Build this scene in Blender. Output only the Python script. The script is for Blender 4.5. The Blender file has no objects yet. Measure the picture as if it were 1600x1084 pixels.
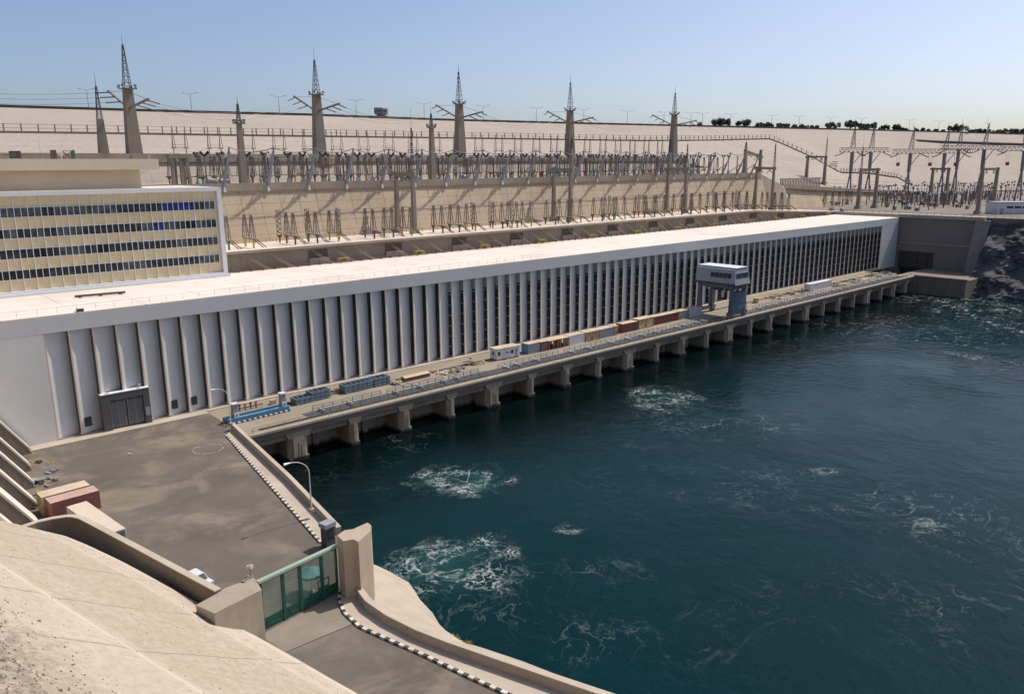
import bpy, math, random
from mathutils import Vector, Matrix
random.seed(11)
R = math.radians
sc = bpy.context.scene
col = sc.collection

# ------------------------------------------------------------------ camera frame
FPX, HC = 1224.0, 46.0
HZ, VPX = 257.0, (2180.0, 250.0)
roll = math.atan2(VPX[1]-HZ, VPX[0]-800)
pitch = math.atan2((542-HZ)*math.cos(roll), FPX)
_c, _s = math.cos(roll), math.sin(roll)
fw = Vector((math.cos(pitch), 0, -math.sin(pitch)))
r0 = Vector((0, 1, 0)); u0 = Vector((math.sin(pitch), 0, math.cos(pitch)))
rt = r0*_c + u0*_s
up = r0*-_s + u0*_c
_d = fw*FPX + rt*(VPX[0]-800) + up*(542-VPX[1])
_a = math.atan2(_d[1], _d[0]); ca, sa = math.cos(_a), math.sin(_a)
def _w(d): return Vector((d[0]*ca+d[1]*sa, d[0]*sa-d[1]*ca, d[2]))
FW, RT, UP = _w(fw), _w(rt), _w(up)
EYE = Vector((0, 0, HC))
def ray(u, v): return FW*FPX + RT*(u-800) + UP*(542-v)
def pz(u, v, z):
    d = ray(u, v); return EYE + d*((z-HC)/d.z)
def py(u, v, y):
    d = ray(u, v); return EYE + d*(y/d.y)
def pxx(u, v, x):
    d = ray(u, v); return EYE + d*(x/d.x)
def ratio(u, v):
    d = ray(u, v); return d.x/d.y

cam_d = bpy.data.cameras.new('camera'); cam = bpy.data.objects.new('camera', cam_d); col.objects.link(cam)
cam_d.sensor_width = 36; cam_d.lens = FPX/1600*36; cam_d.clip_start = .5; cam_d.clip_end = 20000
m = Matrix((RT, UP, -FW)).transposed().to_4x4(); m.translation = EYE
cam.matrix_world = m
sc.camera = cam

# ------------------------------------------------------------------ light
SUN = Vector((1.0, -.145, 1.45)).normalized()
elev = math.asin(SUN.z); az = math.atan2(SUN.y, SUN.x)
w = bpy.data.worlds.new('World'); sc.world = w; w.use_nodes = True
nt = w.node_tree; bg = nt.nodes['Background']
sky = nt.nodes.new('ShaderNodeTexSky'); sky.sky_type = 'NISHITA'; sky.sun_disc = False
sky.sun_elevation = elev; sky.sun_rotation = R(90) - az
sky.altitude = 1500; sky.air_density = .8; sky.dust_density = 8; sky.ozone_density = 2
nt.links.new(sky.outputs[0], bg.inputs[0]); bg.inputs[1].default_value = .15
ld = bpy.data.lights.new('sun', 'SUN'); ld.energy = 4.0; ld.angle = R(.53); ld.color = (1, .94, .85)
lo = bpy.data.objects.new('sun', ld); col.objects.link(lo)
lo.rotation_euler = SUN.to_track_quat('Z', 'Y').to_euler(); lo.location = (300, -200, 400)
sc.view_settings.view_transform = 'Standard'; sc.view_settings.look = 'None'
sc.view_settings.exposure = 0; sc.view_settings.gamma = 1
sc.cycles.max_bounces = 6; sc.cycles.diffuse_bounces = 3

# ------------------------------------------------------------------ materials
def newmat(name):
    m = bpy.data.materials.new(name); m.use_nodes = True
    nt = m.node_tree; b = nt.nodes['Principled BSDF']
    return m, nt, b
def N(nt, t, **kw):
    n = nt.nodes.new(t)
    for k, v in kw.items(): setattr(n, k, v)
    return n
def val(nt, sock, v):
    if isinstance(v, (int, float)): sock.default_value = v
    else: nt.links.new(v, sock)
def M_(nt, op, a, b=None, c=None, clamp=False):
    n = nt.nodes.new('ShaderNodeMath'); n.operation = op; n.use_clamp = clamp
    val(nt, n.inputs[0], a)
    if b is not None: val(nt, n.inputs[1], b)
    if c is not None: val(nt, n.inputs[2], c)
    return n.outputs[0]
def mapr(nt, v, a, b, c=0., d=1., smooth=False):
    n = nt.nodes.new('ShaderNodeMapRange')
    if smooth: n.interpolation_type = 'SMOOTHSTEP'
    val(nt, n.inputs[0], v)
    for i, x in enumerate((a, b, c, d)): n.inputs[i+1].default_value = x
    return n.outputs[0]
def pos(nt): return nt.nodes.new('ShaderNodeNewGeometry').outputs['Position']
def scaled(nt, p, s):
    n = nt.nodes.new('ShaderNodeVectorMath'); n.operation = 'MULTIPLY'
    nt.links.new(p, n.inputs[0]); n.inputs[1].default_value = s
    return n.outputs[0]
def noise(nt, p, scale, detail=5, rough=.55, dist=0.):
    n = nt.nodes.new('ShaderNodeTexNoise'); n.inputs['Scale'].default_value = scale
    n.inputs['Detail'].default_value = detail; n.inputs['Roughness'].default_value = rough
    n.inputs['Distortion'].default_value = dist
    nt.links.new(p, n.inputs['Vector']); return n.outputs['Fac']
def mixc(nt, f, a, b, blend='MIX'):
    n = nt.nodes.new('ShaderNodeMix'); n.data_type = 'RGBA'; n.blend_type = blend
    val(nt, n.inputs[0], f)
    for i, x in ((6, a), (7, b)):
        if isinstance(x, tuple): n.inputs[i].default_value = (*x[:3], 1)
        else: nt.links.new(x, n.inputs[i])
    return n.outputs[2]
def bump(nt, b, h, strength=.3, dist=.1):
    n = nt.nodes.new('ShaderNodeBump'); n.inputs['Strength'].default_value = strength
    n.inputs['Distance'].default_value = dist
    nt.links.new(h, n.inputs['Height']); nt.links.new(n.outputs[0], b.inputs['Normal'])

def surf(name, base, rough=.85, var=.25, scale=.25, fine=2.5, streak=0., streak_col=None, metal=0., bmp=0., stain=None, stain_amt=.5, stain_scale=.06):
    """weathered surface: broad tone drift, fine grain, optional vertical run marks and blotches"""
    m, nt, b = newmat(name); p = pos(nt)
    k = lambda f: tuple(min(1, c*f) for c in base)
    n1 = noise(nt, p, scale, 4, .6); n2 = noise(nt, p, fine, 5, .65)
    c = mixc(nt, mapr(nt, n1, .3, .7), k(1-var), k(1+var*.6))
    c = mixc(nt, mapr(nt, n2, .35, .75), c, k(1-var*.8)); 
    c.node.inputs[0].links[0].from_node.inputs[4].default_value = .55
    if streak:
        ns = noise(nt, scaled(nt, p, (1.3, 1.3, .09)), 1., 5, .65)
        c = mixc(nt, mapr(nt, ns, .5, .75, 0, streak), c, streak_col or k(.4))
    if stain:
        ns = noise(nt, p, stain_scale, 6, .62, .6)
        c = mixc(nt, mapr(nt, ns, .48, .66, 0, stain_amt), c, stain)
    nt.links.new(c, b.inputs['Base Color']); b.inputs['Roughness'].default_value = rough
    b.inputs['Metallic'].default_value = metal
    if bmp: bump(nt, b, n2, bmp, .15)
    return m
def roofmat():
    m = surf('white_roof', (.72, .645, .575), .9, .07, .08, .9, stain=(.58, .49, .41), stain_amt=.6, stain_scale=.09)
    nt = m.node_tree; b = nt.nodes['Principled BSDF']; p = pos(nt)
    sp = nt.nodes.new('ShaderNodeSeparateXYZ'); nt.links.new(p, sp.inputs[0])
    src = b.inputs['Base Color'].links[0].from_socket
    def ln(co, s, w_):
        f = M_(nt, 'ABSOLUTE', M_(nt, 'SUBTRACT', M_(nt, 'FRACT', M_(nt, 'DIVIDE', co, s)), .5)); return mapr(nt, f, .5-w_*2/s, .5-w_/s)
    j = M_(nt, 'MAXIMUM', ln(sp.outputs[0], 11.25, .09), ln(M_(nt, 'ADD', sp.outputs[1], M_(nt, 'MULTIPLY', noise(nt, p, .1, 2), .3)), 6., .07))
    c = mixc(nt, M_(nt, 'MULTIPLY', j, mapr(nt, noise(nt, p, .12, 4), .3, .6, .15, .6)), src, (.36, .30, .25))
    st = noise(nt, scaled(nt, p, (.03, .55, .5)), 1., 5, .65)
    c = mixc(nt, mapr(nt, st, .52, .72, 0, .45), c, (.54, .46, .39))
    nt.links.new(c, b.inputs['Base Color'])
    return m
def plain(name, c, rough=.6, metal=0., var=.12): return surf(name, c, rough, var, .6, 4., metal=metal)

MT = {}
MT['white'] = surf('white_paint', (.61, .61, .605), .6, .07, .12, 1.2, streak=.30, streak_col=(.42, .40, .37))
MT['fascia'] = surf('white_fascia', (.58, .58, .575), .6, .06, .1, .8, streak=.28, streak_col=(.5, .48, .45))
MT['roof'] = roofmat()
MT['conc'] = surf('weathered_concrete', (.36, .30, .235), .92, .2, .15, 1.8, streak=.3, streak_col=(.16, .13, .10), bmp=.15)
MT['conc_light'] = surf('pale_concrete', (.47, .40, .32), .92, .16, .2, 2.2, bmp=.15, stain=(.34, .28, .22), stain_amt=.4, stain_scale=.15)
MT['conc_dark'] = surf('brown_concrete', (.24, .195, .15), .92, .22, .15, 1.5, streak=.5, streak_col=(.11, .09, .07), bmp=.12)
MT['conc_grey'] = surf('grey_concrete', (.30, .27, .23), .92, .2, .3, 2., streak=.3, bmp=.1)
MT['pier'] = surf('stained_pier_concrete', (.385, .305, .22), .9, .25, .25, 1.6, streak=.6, streak_col=(.10, .08, .065), bmp=.2)
def waterline(m):
    nt = m.node_tree; b = nt.nodes['Principled BSDF']; p = pos(nt)
    sp = nt.nodes.new('ShaderNodeSeparateXYZ'); nt.links.new(p, sp.inputs[0])
    z = M_(nt, 'ADD', sp.outputs[2], M_(nt, 'MULTIPLY', M_(nt, 'SUBTRACT', noise(nt, p, .7, 4), .5), 1.6))
    src = b.inputs['Base Color'].links[0].from_socket
    c = mixc(nt, mapr(nt, z, -6.1, -6.7), src, (.035, .033, .026))
    nt.links.new(c, b.inputs['Base Color'])
waterline(MT['pier'])
MT['pole'] = surf('pole_concrete', (.27, .225, .18), .9, .12, .2, 2., streak=.25)
MT['asphalt'] = surf('dusty_asphalt', (.125, .106, .089), .93, .28, .12, 2.2, stain=(.27, .215, .15), stain_amt=.6, stain_scale=.11, bmp=.08)
MT['deck'] = surf('dusty_deck', (.27, .225, .17), .93, .16, .1, 1.6, stain=(.36, .30, .22), stain_amt=.5, stain_scale=.06)
MT['sand'] = surf('sandy_ground', (.42, .345, .26), .95, .2, .05, 1.2, bmp=.25, stain=(.33, .27, .2), stain_amt=.4)
MT['kerb_w'] = surf('kerb_white', (.62, .59, .53), .85, .2, .6, 4., stain=(.36, .31, .25), stain_amt=.7, stain_scale=1.1); MT['kerb_b'] = surf('kerb_black', (.05, .046, .043), .85, .3, .6, 4., stain=(.20, .17, .14), stain_amt=.6, stain_scale=1.3)
MT['steel'] = plain('galvanised_steel', (.22, .225, .23), .55, .3)
MT['steel_dk'] = plain('dark_steel', (.075, .072, .072), .55, .2)
MT['porc'] = plain('brown_porcelain', (.17, .125, .105), .35); MT['porc_k'] = plain('dark_porcelain', (.085, .07, .065), .4)
MT['porc_g'] = plain('grey_porcelain', (.23, .22, .22), .35)
MT['black'] = plain('black_rubber', (.018, .018, .02), .45)
MT['red'] = plain('red_paint', (.21, .045, .05), .5); MT['green'] = plain('green_paint', (.03, .12, .085), .5)
MT['yellow'] = plain('yellow_paint', (.44, .34, .08), .5); MT['blue'] = plain('blue_paint', (.05, .17, .31), .5)
MT['bluegrey'] = surf('blue_grey_paint', (.14, .19, .24), .55, .2, .6, 3., streak=.2)
MT['cranegrey'] = surf('crane_grey_paint', (.36, .38, .40), .5, .1, .4, 3., streak=.2)
MT['craneblue'] = surf('crane_blue_paint', (.10, .13, .16), .5, .15, .6, 3., streak=.2)
MT['cable'] = plain('wire', (.11, .105, .10), .5, .3)
MT['maroon'] = surf('maroon_container_paint', (.17, .05, .055), .6, .22, .5, 3., streak=.3)
MT['rustred'] = surf('faded_red_container_paint', (.30, .12, .10), .7, .25, .5, 2.5, streak=.3)
MT['tan'] = surf('tan_plywood', (.50, .35, .19), .85, .2, .7, 3., streak=.15)
MT['cwhite'] = surf('white_container_paint', (.62, .63, .64), .55, .1, .5, 3., streak=.2)
MT['cgrey'] = surf('grey_container_paint', (.27, .29, .32), .6, .15, .5, 3., streak=.25)
MT['dusty'] = surf('dusty_container_roof', (.56, .44, .33), .9, .2, .5, 2.5, stain=(.40, .30, .22), stain_amt=.5, stain_scale=.4)
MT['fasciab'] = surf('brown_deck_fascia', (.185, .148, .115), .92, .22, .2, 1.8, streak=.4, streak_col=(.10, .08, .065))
MT['fin'] = surf('tan_fin_edge', (.64, .49, .375), .7, .15, .3, 2., streak=.35, streak_col=(.36, .26, .19))
MT['terrace'] = surf('pale_terrace', (.66, .575, .49), .92, .1, .2, 1.5, stain=(.5, .42, .34), stain_amt=.4, stain_scale=.12)
MT['cream'] = surf('cream_panel', (.66, .535, .33), .75, .08, .25, 1.5)
MT['creamwall'] = surf('cream_render', (.72, .60, .44), .85, .08, .12, 1.)
MT['wtrim'] = surf('white_trim', (.70, .70, .71), .6, .05)
MT['rust'] = plain('rusty_pipe', (.17, .10, .075), .8, 0, .3)
MT['louver'] = plain('dark_bronze', (.055, .053, .055), .5, .2)
MT['gatedark'] = plain('dark_gate_frame', (.085, .083, .085), .55)
MT['slatgrey'] = plain('grey_slat', (.25, .25, .27), .5, .2)
MT['gategreen'] = plain('gate_green', (.016, .085, .058), .45)
MT['gatetop'] = plain('pale_green', (.30, .40, .31), .6)
MT['teal'] = plain('teal_canvas', (.10, .26, .24), .7)
MT['umber'] = surf('tarpaulin', (.16, .11, .06), .9, .3, .8, 3.)
MT['light_y'] = plain('lamp_head', (.62, .60, .56), .4)

def glassmat(name, c, rough=.12):
    m, nt, b = newmat(name); p = pos(nt)
    n1 = noise(nt, p, .8, 3, .5)
    nt.links.new(mixc(nt, mapr(nt, n1, .35, .65), tuple(x*.5 for x in c), tuple(x*1.4 for x in c)), b.inputs['Base Color'])
    b.inputs['Roughness'].default_value = rough; b.inputs['Specular IOR Level'].default_value = .45
    return m
MT['glass'] = glassmat('dark_window_glass', (.034, .038, .041))
MT['glass_g'] = glassmat('grey_blind_glass', (.075, .085, .09), .25)
MT['glass_k'] = glassmat('open_window_void', (.005, .005, .006), .3)
MT['glass_b'] = glassmat('blue_blind_glass', (.02, .028, .17), .25)
MT['slotglass'] = glassmat('turbine_hall_glass', (.014, .022, .025), .14)

# inclined wall of cast panels with thin joints
def panelwall(name, base, sx, sz, joint=.25):
    m, nt, b = newmat(name); p = pos(nt)
    sp = nt.nodes.new('ShaderNodeSeparateXYZ'); nt.links.new(p, sp.inputs[0])
    def line(co, s):
        f = M_(nt, 'FRACT', M_(nt, 'DIVIDE', co, s)); d = M_(nt, 'ABSOLUTE', M_(nt, 'SUBTRACT', f, .5))
        return mapr(nt, d, .5-.16/s, .5-.04/s)
    wob = noise(nt, p, .5, 2)
    xs = M_(nt, 'ADD', sp.outputs[0], M_(nt, 'MULTIPLY', wob, .25))
    ln = M_(nt, 'MAXIMUM', line(xs, sx), M_(nt, 'MULTIPLY', line(sp.outputs[2], sz), .6))
    brk = mapr(nt, noise(nt, p, .35, 3), .35, .6, .25, 1)
    n1 = noise(nt, p, .1, 5, .6); n2 = noise(nt, p, 1.6, 5, .6)
    c = mixc(nt, mapr(nt, n1, .3, .7), tuple(x*.84 for x in base), tuple(x*1.1 for x in base))
    c = mixc(nt, mapr(nt, n2, .4, .75, 0, .5), c, tuple(x*.78 for x in base))
    # each cast panel has its own tone
    ix = M_(nt, 'FLOOR', M_(nt, 'DIVIDE', xs, sx)); iz = M_(nt, 'FLOOR', M_(nt, 'DIVIDE', sp.outputs[2], sz))
    wn = nt.nodes.new('ShaderNodeTexWhiteNoise'); wn.noise_dimensions = '2D'
    cb = nt.nodes.new('ShaderNodeCombineXYZ'); nt.links.new(ix, cb.inputs[0]); nt.links.new(iz, cb.inputs[1]); nt.links.new(cb.outputs[0], wn.inputs['Vector'])
    c = mixc(nt, mapr(nt, wn.outputs['Value'], 0, 1, 0, .22), c, tuple(x*.72 for x in base))
    ns = noise(nt, scaled(nt, p, (1.2, .1, .1)), 1., 5, .65)
    c = mixc(nt, mapr(nt, ns, .52, .78, 0, .45), c, tuple(x*.5 for x in base))
    c = mixc(nt, M_(nt, 'MULTIPLY', M_(nt, 'MULTIPLY', ln, brk), .85), c, tuple(x*joint for x in base))
    nt.links.new(c, b.inputs['Base Color']); b.inputs['Roughness'].default_value = .92
    return m
MT['slab'] = panelwall('inclined_panel_concrete', (.52, .405, .285), 5.4, 2.6)
MT['slab2'] = panelwall('pale_inclined_concrete', (.46, .395, .33), 8., 2.2, .5)

# dam face: rubble with faint level courses
def dammat():
    m, nt, b = newmat('dam_rubble'); p = pos(nt)
    n1 = noise(nt, p, .012, 5, .6); n2 = noise(nt, p, .5, 6, .7); n3 = noise(nt, scaled(nt, p, (.02, .02, 1.1)), 1., 5, .6)
    base = (.415, .348, .29)
    c = mixc(nt, mapr(nt, n1, .3, .7), tuple(x*.9 for x in base), tuple(x*1.08 for x in base))
    c = mixc(nt, mapr(nt, n2, .42, .7, 0, .6), c, tuple(x*.62 for x in base))
    c = mixc(nt, mapr(nt, n3, .5, .72, 0, .5), c, tuple(x*.72 for x in base))
    nt.links.new(c, b.inputs['Base Color']); b.inputs['Roughness'].default_value = .95
    bump(nt, b, n2, .5, .6)
    return m
MT['dam'] = dammat()
def rockmat():
    m, nt, b = newmat('dark_rock'); p = pos(nt)
    n1 = noise(nt, p, .12, 6, .65, .8); n2 = noise(nt, scaled(nt, p, (.6, .5, .25)), 1.2, 6, .7, 1.2)
    c = mixc(nt, mapr(nt, n1, .35, .65), (.035, .036, .042), (.11, .105, .11))
    c = mixc(nt, mapr(nt, n2, .58, .74, 0, .75), c, (.29, .27, .26))
    nt.links.new(c, b.inputs['Base Color']); b.inputs['Roughness'].default_value = .85
    bump(nt, b, n2, .8, .8)
    return m
MT['rock'] = rockmat()

# foreground bank: cast concrete giving way to gritty earth away from the wall
def bankmat():
    m, nt, b = newmat('bank_concrete'); p = pos(nt)
    n1 = noise(nt, p, .12, 6, .62, .4); n2 = noise(nt, p, 1.5, 6, .7); n3 = noise(nt, p, 7., 4, .7); n4 = noise(nt, p, .5, 5, .6, .8)
    base = (.47, .385, .29)
    c = mixc(nt, mapr(nt, n1, .3, .7), (.44, .365, .28), (.50, .425, .34))
    c = mixc(nt, mapr(nt, n4, .5, .72, 0, .30), c, (.36, .275, .185))
    c = mixc(nt, mapr(nt, n2, .45, .72, 0, .75), c, (.33, .265, .195))
    c = mixc(nt, mapr(nt, noise(nt, p, 4.5, 4, .7), .56, .7, 0, .5), c, (.30, .235, .165))
    ar = nt.nodes.new('ShaderNodeAttribute'); ar.attribute_name = 'weathered'
    c = mixc(nt, M_(nt, 'MULTIPLY', ar.outputs['Fac'], mapr(nt, noise(nt, p, 1.1, 7, .74, .3), .36, .66, .12, .62)), c, (.30, .235, .16))
    at = nt.nodes.new('ShaderNodeAttribute'); at.attribute_name = 'grit'
    g = M_(nt, 'MULTIPLY', at.outputs['Fac'], mapr(nt, n2, .3, .6), clamp=True)
    grit = mixc(nt, mapr(nt, n3, .38, .62), (.10, .08, .058), (.36, .29, .21))
    c = mixc(nt, g, c, grit)
    # cast joints across the bank
    sp = nt.nodes.new('ShaderNodeSeparateXYZ'); nt.links.new(p, sp.inputs[0])
    s = M_(nt, 'ADD', M_(nt, 'MULTIPLY', sp.outputs[0], -.337), M_(nt, 'MULTIPLY', sp.outputs[1], .942))
    s = M_(nt, 'ADD', s, M_(nt, 'MULTIPLY', n4, .5))
    f = M_(nt, 'ABSOLUTE', M_(nt, 'SUBTRACT', M_(nt, 'FRACT', M_(nt, 'DIVIDE', s, 9.5)), .5))
    ln = M_(nt, 'MULTIPLY', mapr(nt, f, .484, .494), mapr(nt, n1, .30, .42))
    ln = M_(nt, 'MULTIPLY', ln, M_(nt, 'SUBTRACT', 1., g))
    c = mixc(nt, M_(nt, 'MULTIPLY', ln, .8), c, (.25, .195, .14))
    nt.links.new(c, b.inputs['Base Color']); b.inputs['Roughness'].default_value = .95
    ae = nt.nodes.new('ShaderNodeAttribute'); ae.attribute_name = 'lit_edge'
    c = mixc(nt, M_(nt, 'MULTIPLY', ae.outputs['Fac'], mapr(nt, n2, .3, .6, .35, .85)), c, (.62, .55, .47))  # pale lines paint lit edges along the bank's creases
    nt.links.new(c, b.inputs['Base Color'])
    hh = M_(nt, 'ADD', M_(nt, 'MULTIPLY', n3, M_(nt, 'ADD', .15, g)), M_(nt, 'MULTIPLY', n2, .6))
    bump(nt, b, hh, .45, .25)
    return m
MT['bank'] = bankmat()

# ------------------------------------------------------------------ tailrace water with foam
def watermat():
    m, nt, b = newmat('tailrace_water'); p0 = pos(nt)
    sp = nt.nodes.new('ShaderNodeSeparateXYZ'); nt.links.new(p0, sp.inputs[0])
    fl = nt.nodes.new('ShaderNodeCombineXYZ'); nt.links.new(sp.outputs[0], fl.inputs[0]); nt.links.new(sp.outputs[1], fl.inputs[1])
    p = fl.outputs[0]
    def warp(p, sc_, amt):
        n = nt.nodes.new('ShaderNodeTexNoise'); n.inputs['Scale'].default_value = sc_; n.inputs['Detail'].default_value = 3
        nt.links.new(p, n.inputs['Vector'])
        a = nt.nodes.new('ShaderNodeVectorMath'); a.operation = 'SUBTRACT'; nt.links.new(n.outputs['Color'], a.inputs[0]); a.inputs[1].default_value = (.5, .5, .5)
        s = nt.nodes.new('ShaderNodeVectorMath'); s.operation = 'SCALE'; nt.links.new(a.outputs[0], s.inputs[0]); s.inputs['Scale'].default_value = amt
        d = nt.nodes.new('ShaderNodeVectorMath'); d.operation = 'ADD'; nt.links.new(p, d.inputs[0]); nt.links.new(s.outputs[0], d.inputs[1])
        return d.outputs[0]
    pw = warp(warp(p, .035, 22), .14, 3.4)
    def ridge(p, s, wdt, det=5, ro=.6):
        n = noise(nt, p, s, det, ro); return mapr(nt, M_(nt, 'ABSOLUTE', M_(nt, 'SUBTRACT', n, .5)), 0, wdt, 1, 0)
    r1 = ridge(pw, .085, .013, 4, .5); r2 = ridge(warp(pw, .4, 2.5), .21, .016, 4, .58)
    web = M_(nt, 'MAXIMUM', M_(nt, 'MULTIPLY', r1, .9), M_(nt, 'MULTIPLY', r2, .7))
    # boils of the turbine outlets: swirling filaments wound round each centre
    def spot(u, v, rx, ry):
        c = pz(u, v, -7)
        dx = M_(nt, 'SUBTRACT', sp.outputs[0], c.x); dy = M_(nt, 'SUBTRACT', sp.outputs[1], c.y)
        a = M_(nt, 'DIVIDE', M_(nt, 'ADD', M_(nt, 'MULTIPLY', dx, .739), M_(nt, 'MULTIPLY', dy, -.674)), rx)
        d = M_(nt, 'DIVIDE', M_(nt, 'ADD', M_(nt, 'MULTIPLY', dx, .674), M_(nt, 'MULTIPLY', dy, .739)), ry)
        q0 = M_(nt, 'SQRT', M_(nt, 'ADD', M_(nt, 'MULTIPLY', a, a), M_(nt, 'MULTIPLY', d, d)))
        return q0, M_(nt, 'ADD', q0, M_(nt, 'MULTIPLY', M_(nt, 'SUBTRACT', wq, .5), 1.3)), a, d
    wq = noise(nt, p, .11, 5, .6)
    SP = [(722, 748, 8.5, 7.0, 1.), (712, 882, 9.5, 8.5, 1.), (1035, 622, 8., 10., .85), (1290, 735, 2.2, 2.0, .9), (893, 825, 2.6, 1.8, .9),
          (1440, 790, 13, 13, .45), (640, 690, 7, 6, .22), (1180, 760, 18, 12, .24), (1000, 1000, 16, 9, .17), (1330, 930, 20, 10, .10), (1550, 960, 16, 8, .22),
          (880, 905, 12, 6, .22), (760, 960, 9, 5, .26), (1515, 476, 26, 40, 1.1), (1585, 505, 22, 30, .9), (1420, 515, 30, 30, .5), (1560, 560, 26, 20, .5), (1290, 545, 24, 24, .2), (1520, 850, 14, 9, .3), (1120, 660, 22, 14, .36)]
    acc = None; ring = None; core = None
    for i, (u, v, rx, ry, k) in enumerate(SP):
        q0, q, a, d = spot(u, v, rx, ry)
        e = mapr(nt, q, .25, 1.3, k, 0., True)
        acc = e if acc is None else M_(nt, 'MAXIMUM', acc, e)
        if i == 2: acc3 = acc
        if i in (13, 14, 15): accf = e if i == 13 else M_(nt, 'MAXIMUM', accf, e)
        if i < 5:
            inv = M_(nt, 'DIVIDE', 1., M_(nt, 'MAXIMUM', q0, .05))
            cb = nt.nodes.new('ShaderNodeCombineXYZ')
            fr_ = .62*rx*.30
            nt.links.new(M_(nt, 'MULTIPLY', q0, 2.7*(rx/8.)**.3), cb.inputs[0])
            nt.links.new(M_(nt, 'MULTIPLY', M_(nt, 'MULTIPLY', a, inv), .85), cb.inputs[1]); nt.links.new(M_(nt, 'MULTIPLY', M_(nt, 'MULTIPLY', d, inv), .85), cb.inputs[2])
            wv = nt.nodes.new('ShaderNodeVectorMath'); wv.operation = 'ADD'; nt.links.new(cb.outputs[0], wv.inputs[0])
            wn_ = nt.nodes.new('ShaderNodeTexNoise'); wn_.inputs['Scale'].default_value = .35; wn_.inputs['Detail'].default_value = 4; nt.links.new(p, wn_.inputs['Vector'])
            ws = nt.nodes.new('ShaderNodeVectorMath'); ws.operation = 'SCALE'; ws.inputs['Scale'].default_value = 1.5; nt.links.new(wn_.outputs['Color'], ws.inputs[0])
            nt.links.new(ws.outputs[0], wv.inputs[1])
            n_ = noise(nt, wv.outputs[0], 1.0, 4, .52); n2_ = noise(nt, wv.outputs[0], 2.3, 4, .55)
            fil = mapr(nt, M_(nt, 'ABSOLUTE', M_(nt, 'SUBTRACT', n_, .5)), 0., .026, 1., 0.)
            fil = M_(nt, 'MAXIMUM', fil, mapr(nt, M_(nt, 'ABSOLUTE', M_(nt, 'SUBTRACT', n2_, .5)), 0., .03, .8, 0.))
            wisp = mapr(nt, n_, .57, .74, 0., .17)
            env = M_(nt, 'MULTIPLY', mapr(nt, q0, .22, .5, 0., 1.), mapr(nt, q, .75, 1.2, 1., 0.))
            patch = mapr(nt, noise(nt, p, .19, 3, .5), .43, .64)
            rg = M_(nt, 'MULTIPLY', M_(nt, 'MULTIPLY', M_(nt, 'MAXIMUM', fil, wisp), env), M_(nt, 'MULTIPLY', patch, k))
            ring = rg if ring is None else M_(nt, 'MAXIMUM', ring, rg)
    base_cov = mapr(nt, noise(nt, p, .02, 4, .6),   .46, .75, .0, .16)
    cov = M_(nt, 'MAXIMUM', M_(nt, 'MULTIPLY', acc, 1.1), base_cov)
    brk = M_(nt, 'MULTIPLY', mapr(nt, noise(nt, p, .12, 4, .6), .40, .62), mapr(nt, noise(nt, p, 1.3, 5, .75), .36, .60, .06, 1.))
    speck = mapr(nt, noise(nt, p, 2.6, 4, .8), .62, .76)
    clump = mapr(nt, noise(nt, pw, .22, 5, .7), .54, .74)
    foam = M_(nt, 'MULTIPLY', M_(nt, 'MULTIPLY', M_(nt, 'MULTIPLY', web, brk), cov), .72)
    foam = M_(nt, 'ADD', foam, M_(nt, 'MULTIPLY', M_(nt, 'MULTIPLY', speck, clump), M_(nt, 'MULTIPLY', cov, .45)))
    ch = noise(nt, warp(scaled(nt, p, (.55, 1., 1.)), .25, 3), .55, 6, .7)
    foam = M_(nt, 'ADD', foam, M_(nt, 'MULTIPLY', mapr(nt, ch, .585, .70), M_(nt, 'MULTIPLY', accf, .75)))
    grain = mapr(nt, noise(nt, p, 1.7, 5, .75), .30, .62, .25, 1.)
    foam = M_(nt, 'ADD', foam, M_(nt, 'MULTIPLY', ring, grain), clamp=True)
    # aerated, paler water in the boils
    milk = M_(nt, 'MULTIPLY', M_(nt, 'POWER', acc3, 1.5), mapr(nt, noise(nt, pw, .12, 6, .65), .38, .68, .04, .42))
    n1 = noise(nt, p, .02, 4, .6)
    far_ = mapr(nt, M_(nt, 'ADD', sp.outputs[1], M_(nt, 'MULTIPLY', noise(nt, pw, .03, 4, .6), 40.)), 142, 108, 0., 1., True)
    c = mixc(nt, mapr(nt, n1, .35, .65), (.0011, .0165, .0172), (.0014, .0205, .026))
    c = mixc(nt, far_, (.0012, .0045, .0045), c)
    c = mixc(nt, milk, c, (.03, .11, .10))
    c = mixc(nt, foam, c, (.66, .70, .69))
    nt.links.new(c, b.inputs['Base Color'])
    b.inputs['IOR'].default_value = 1.16
    b.inputs['Specular Tint'].default_value = (.42, .74, 1., 1)
    rg = mapr(nt, foam, 0, .6, .055, .75); nt.links.new(rg, b.inputs['Roughness'])
    # wind ripples + swirling current
    st = scaled(nt, p, (1., 1.0, 1.))
    h1 = noise(nt, warp(st, .12, 4), .45, 5, .6); h2 = noise(nt, pw, .09, 4, .55); h3 = noise(nt, st, 1.6, 4, .6)
    calm = mapr(nt, noise(nt, p, .018, 3), .38, .62, .35, 1.)
    h = M_(nt, 'ADD', M_(nt, 'MULTIPLY', h1, .55), M_(nt, 'MULTIPLY', h2, 1.5))
    h = M_(nt, 'ADD', h, M_(nt, 'MULTIPLY', h3, .14))
    h = M_(nt, 'MULTIPLY', h, calm)
    h = M_(nt, 'ADD', h, M_(nt, 'MULTIPLY', foam, .12))
    bump(nt, b, h, .32, 1.)
    return m
MT['water'] = watermat()

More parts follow.
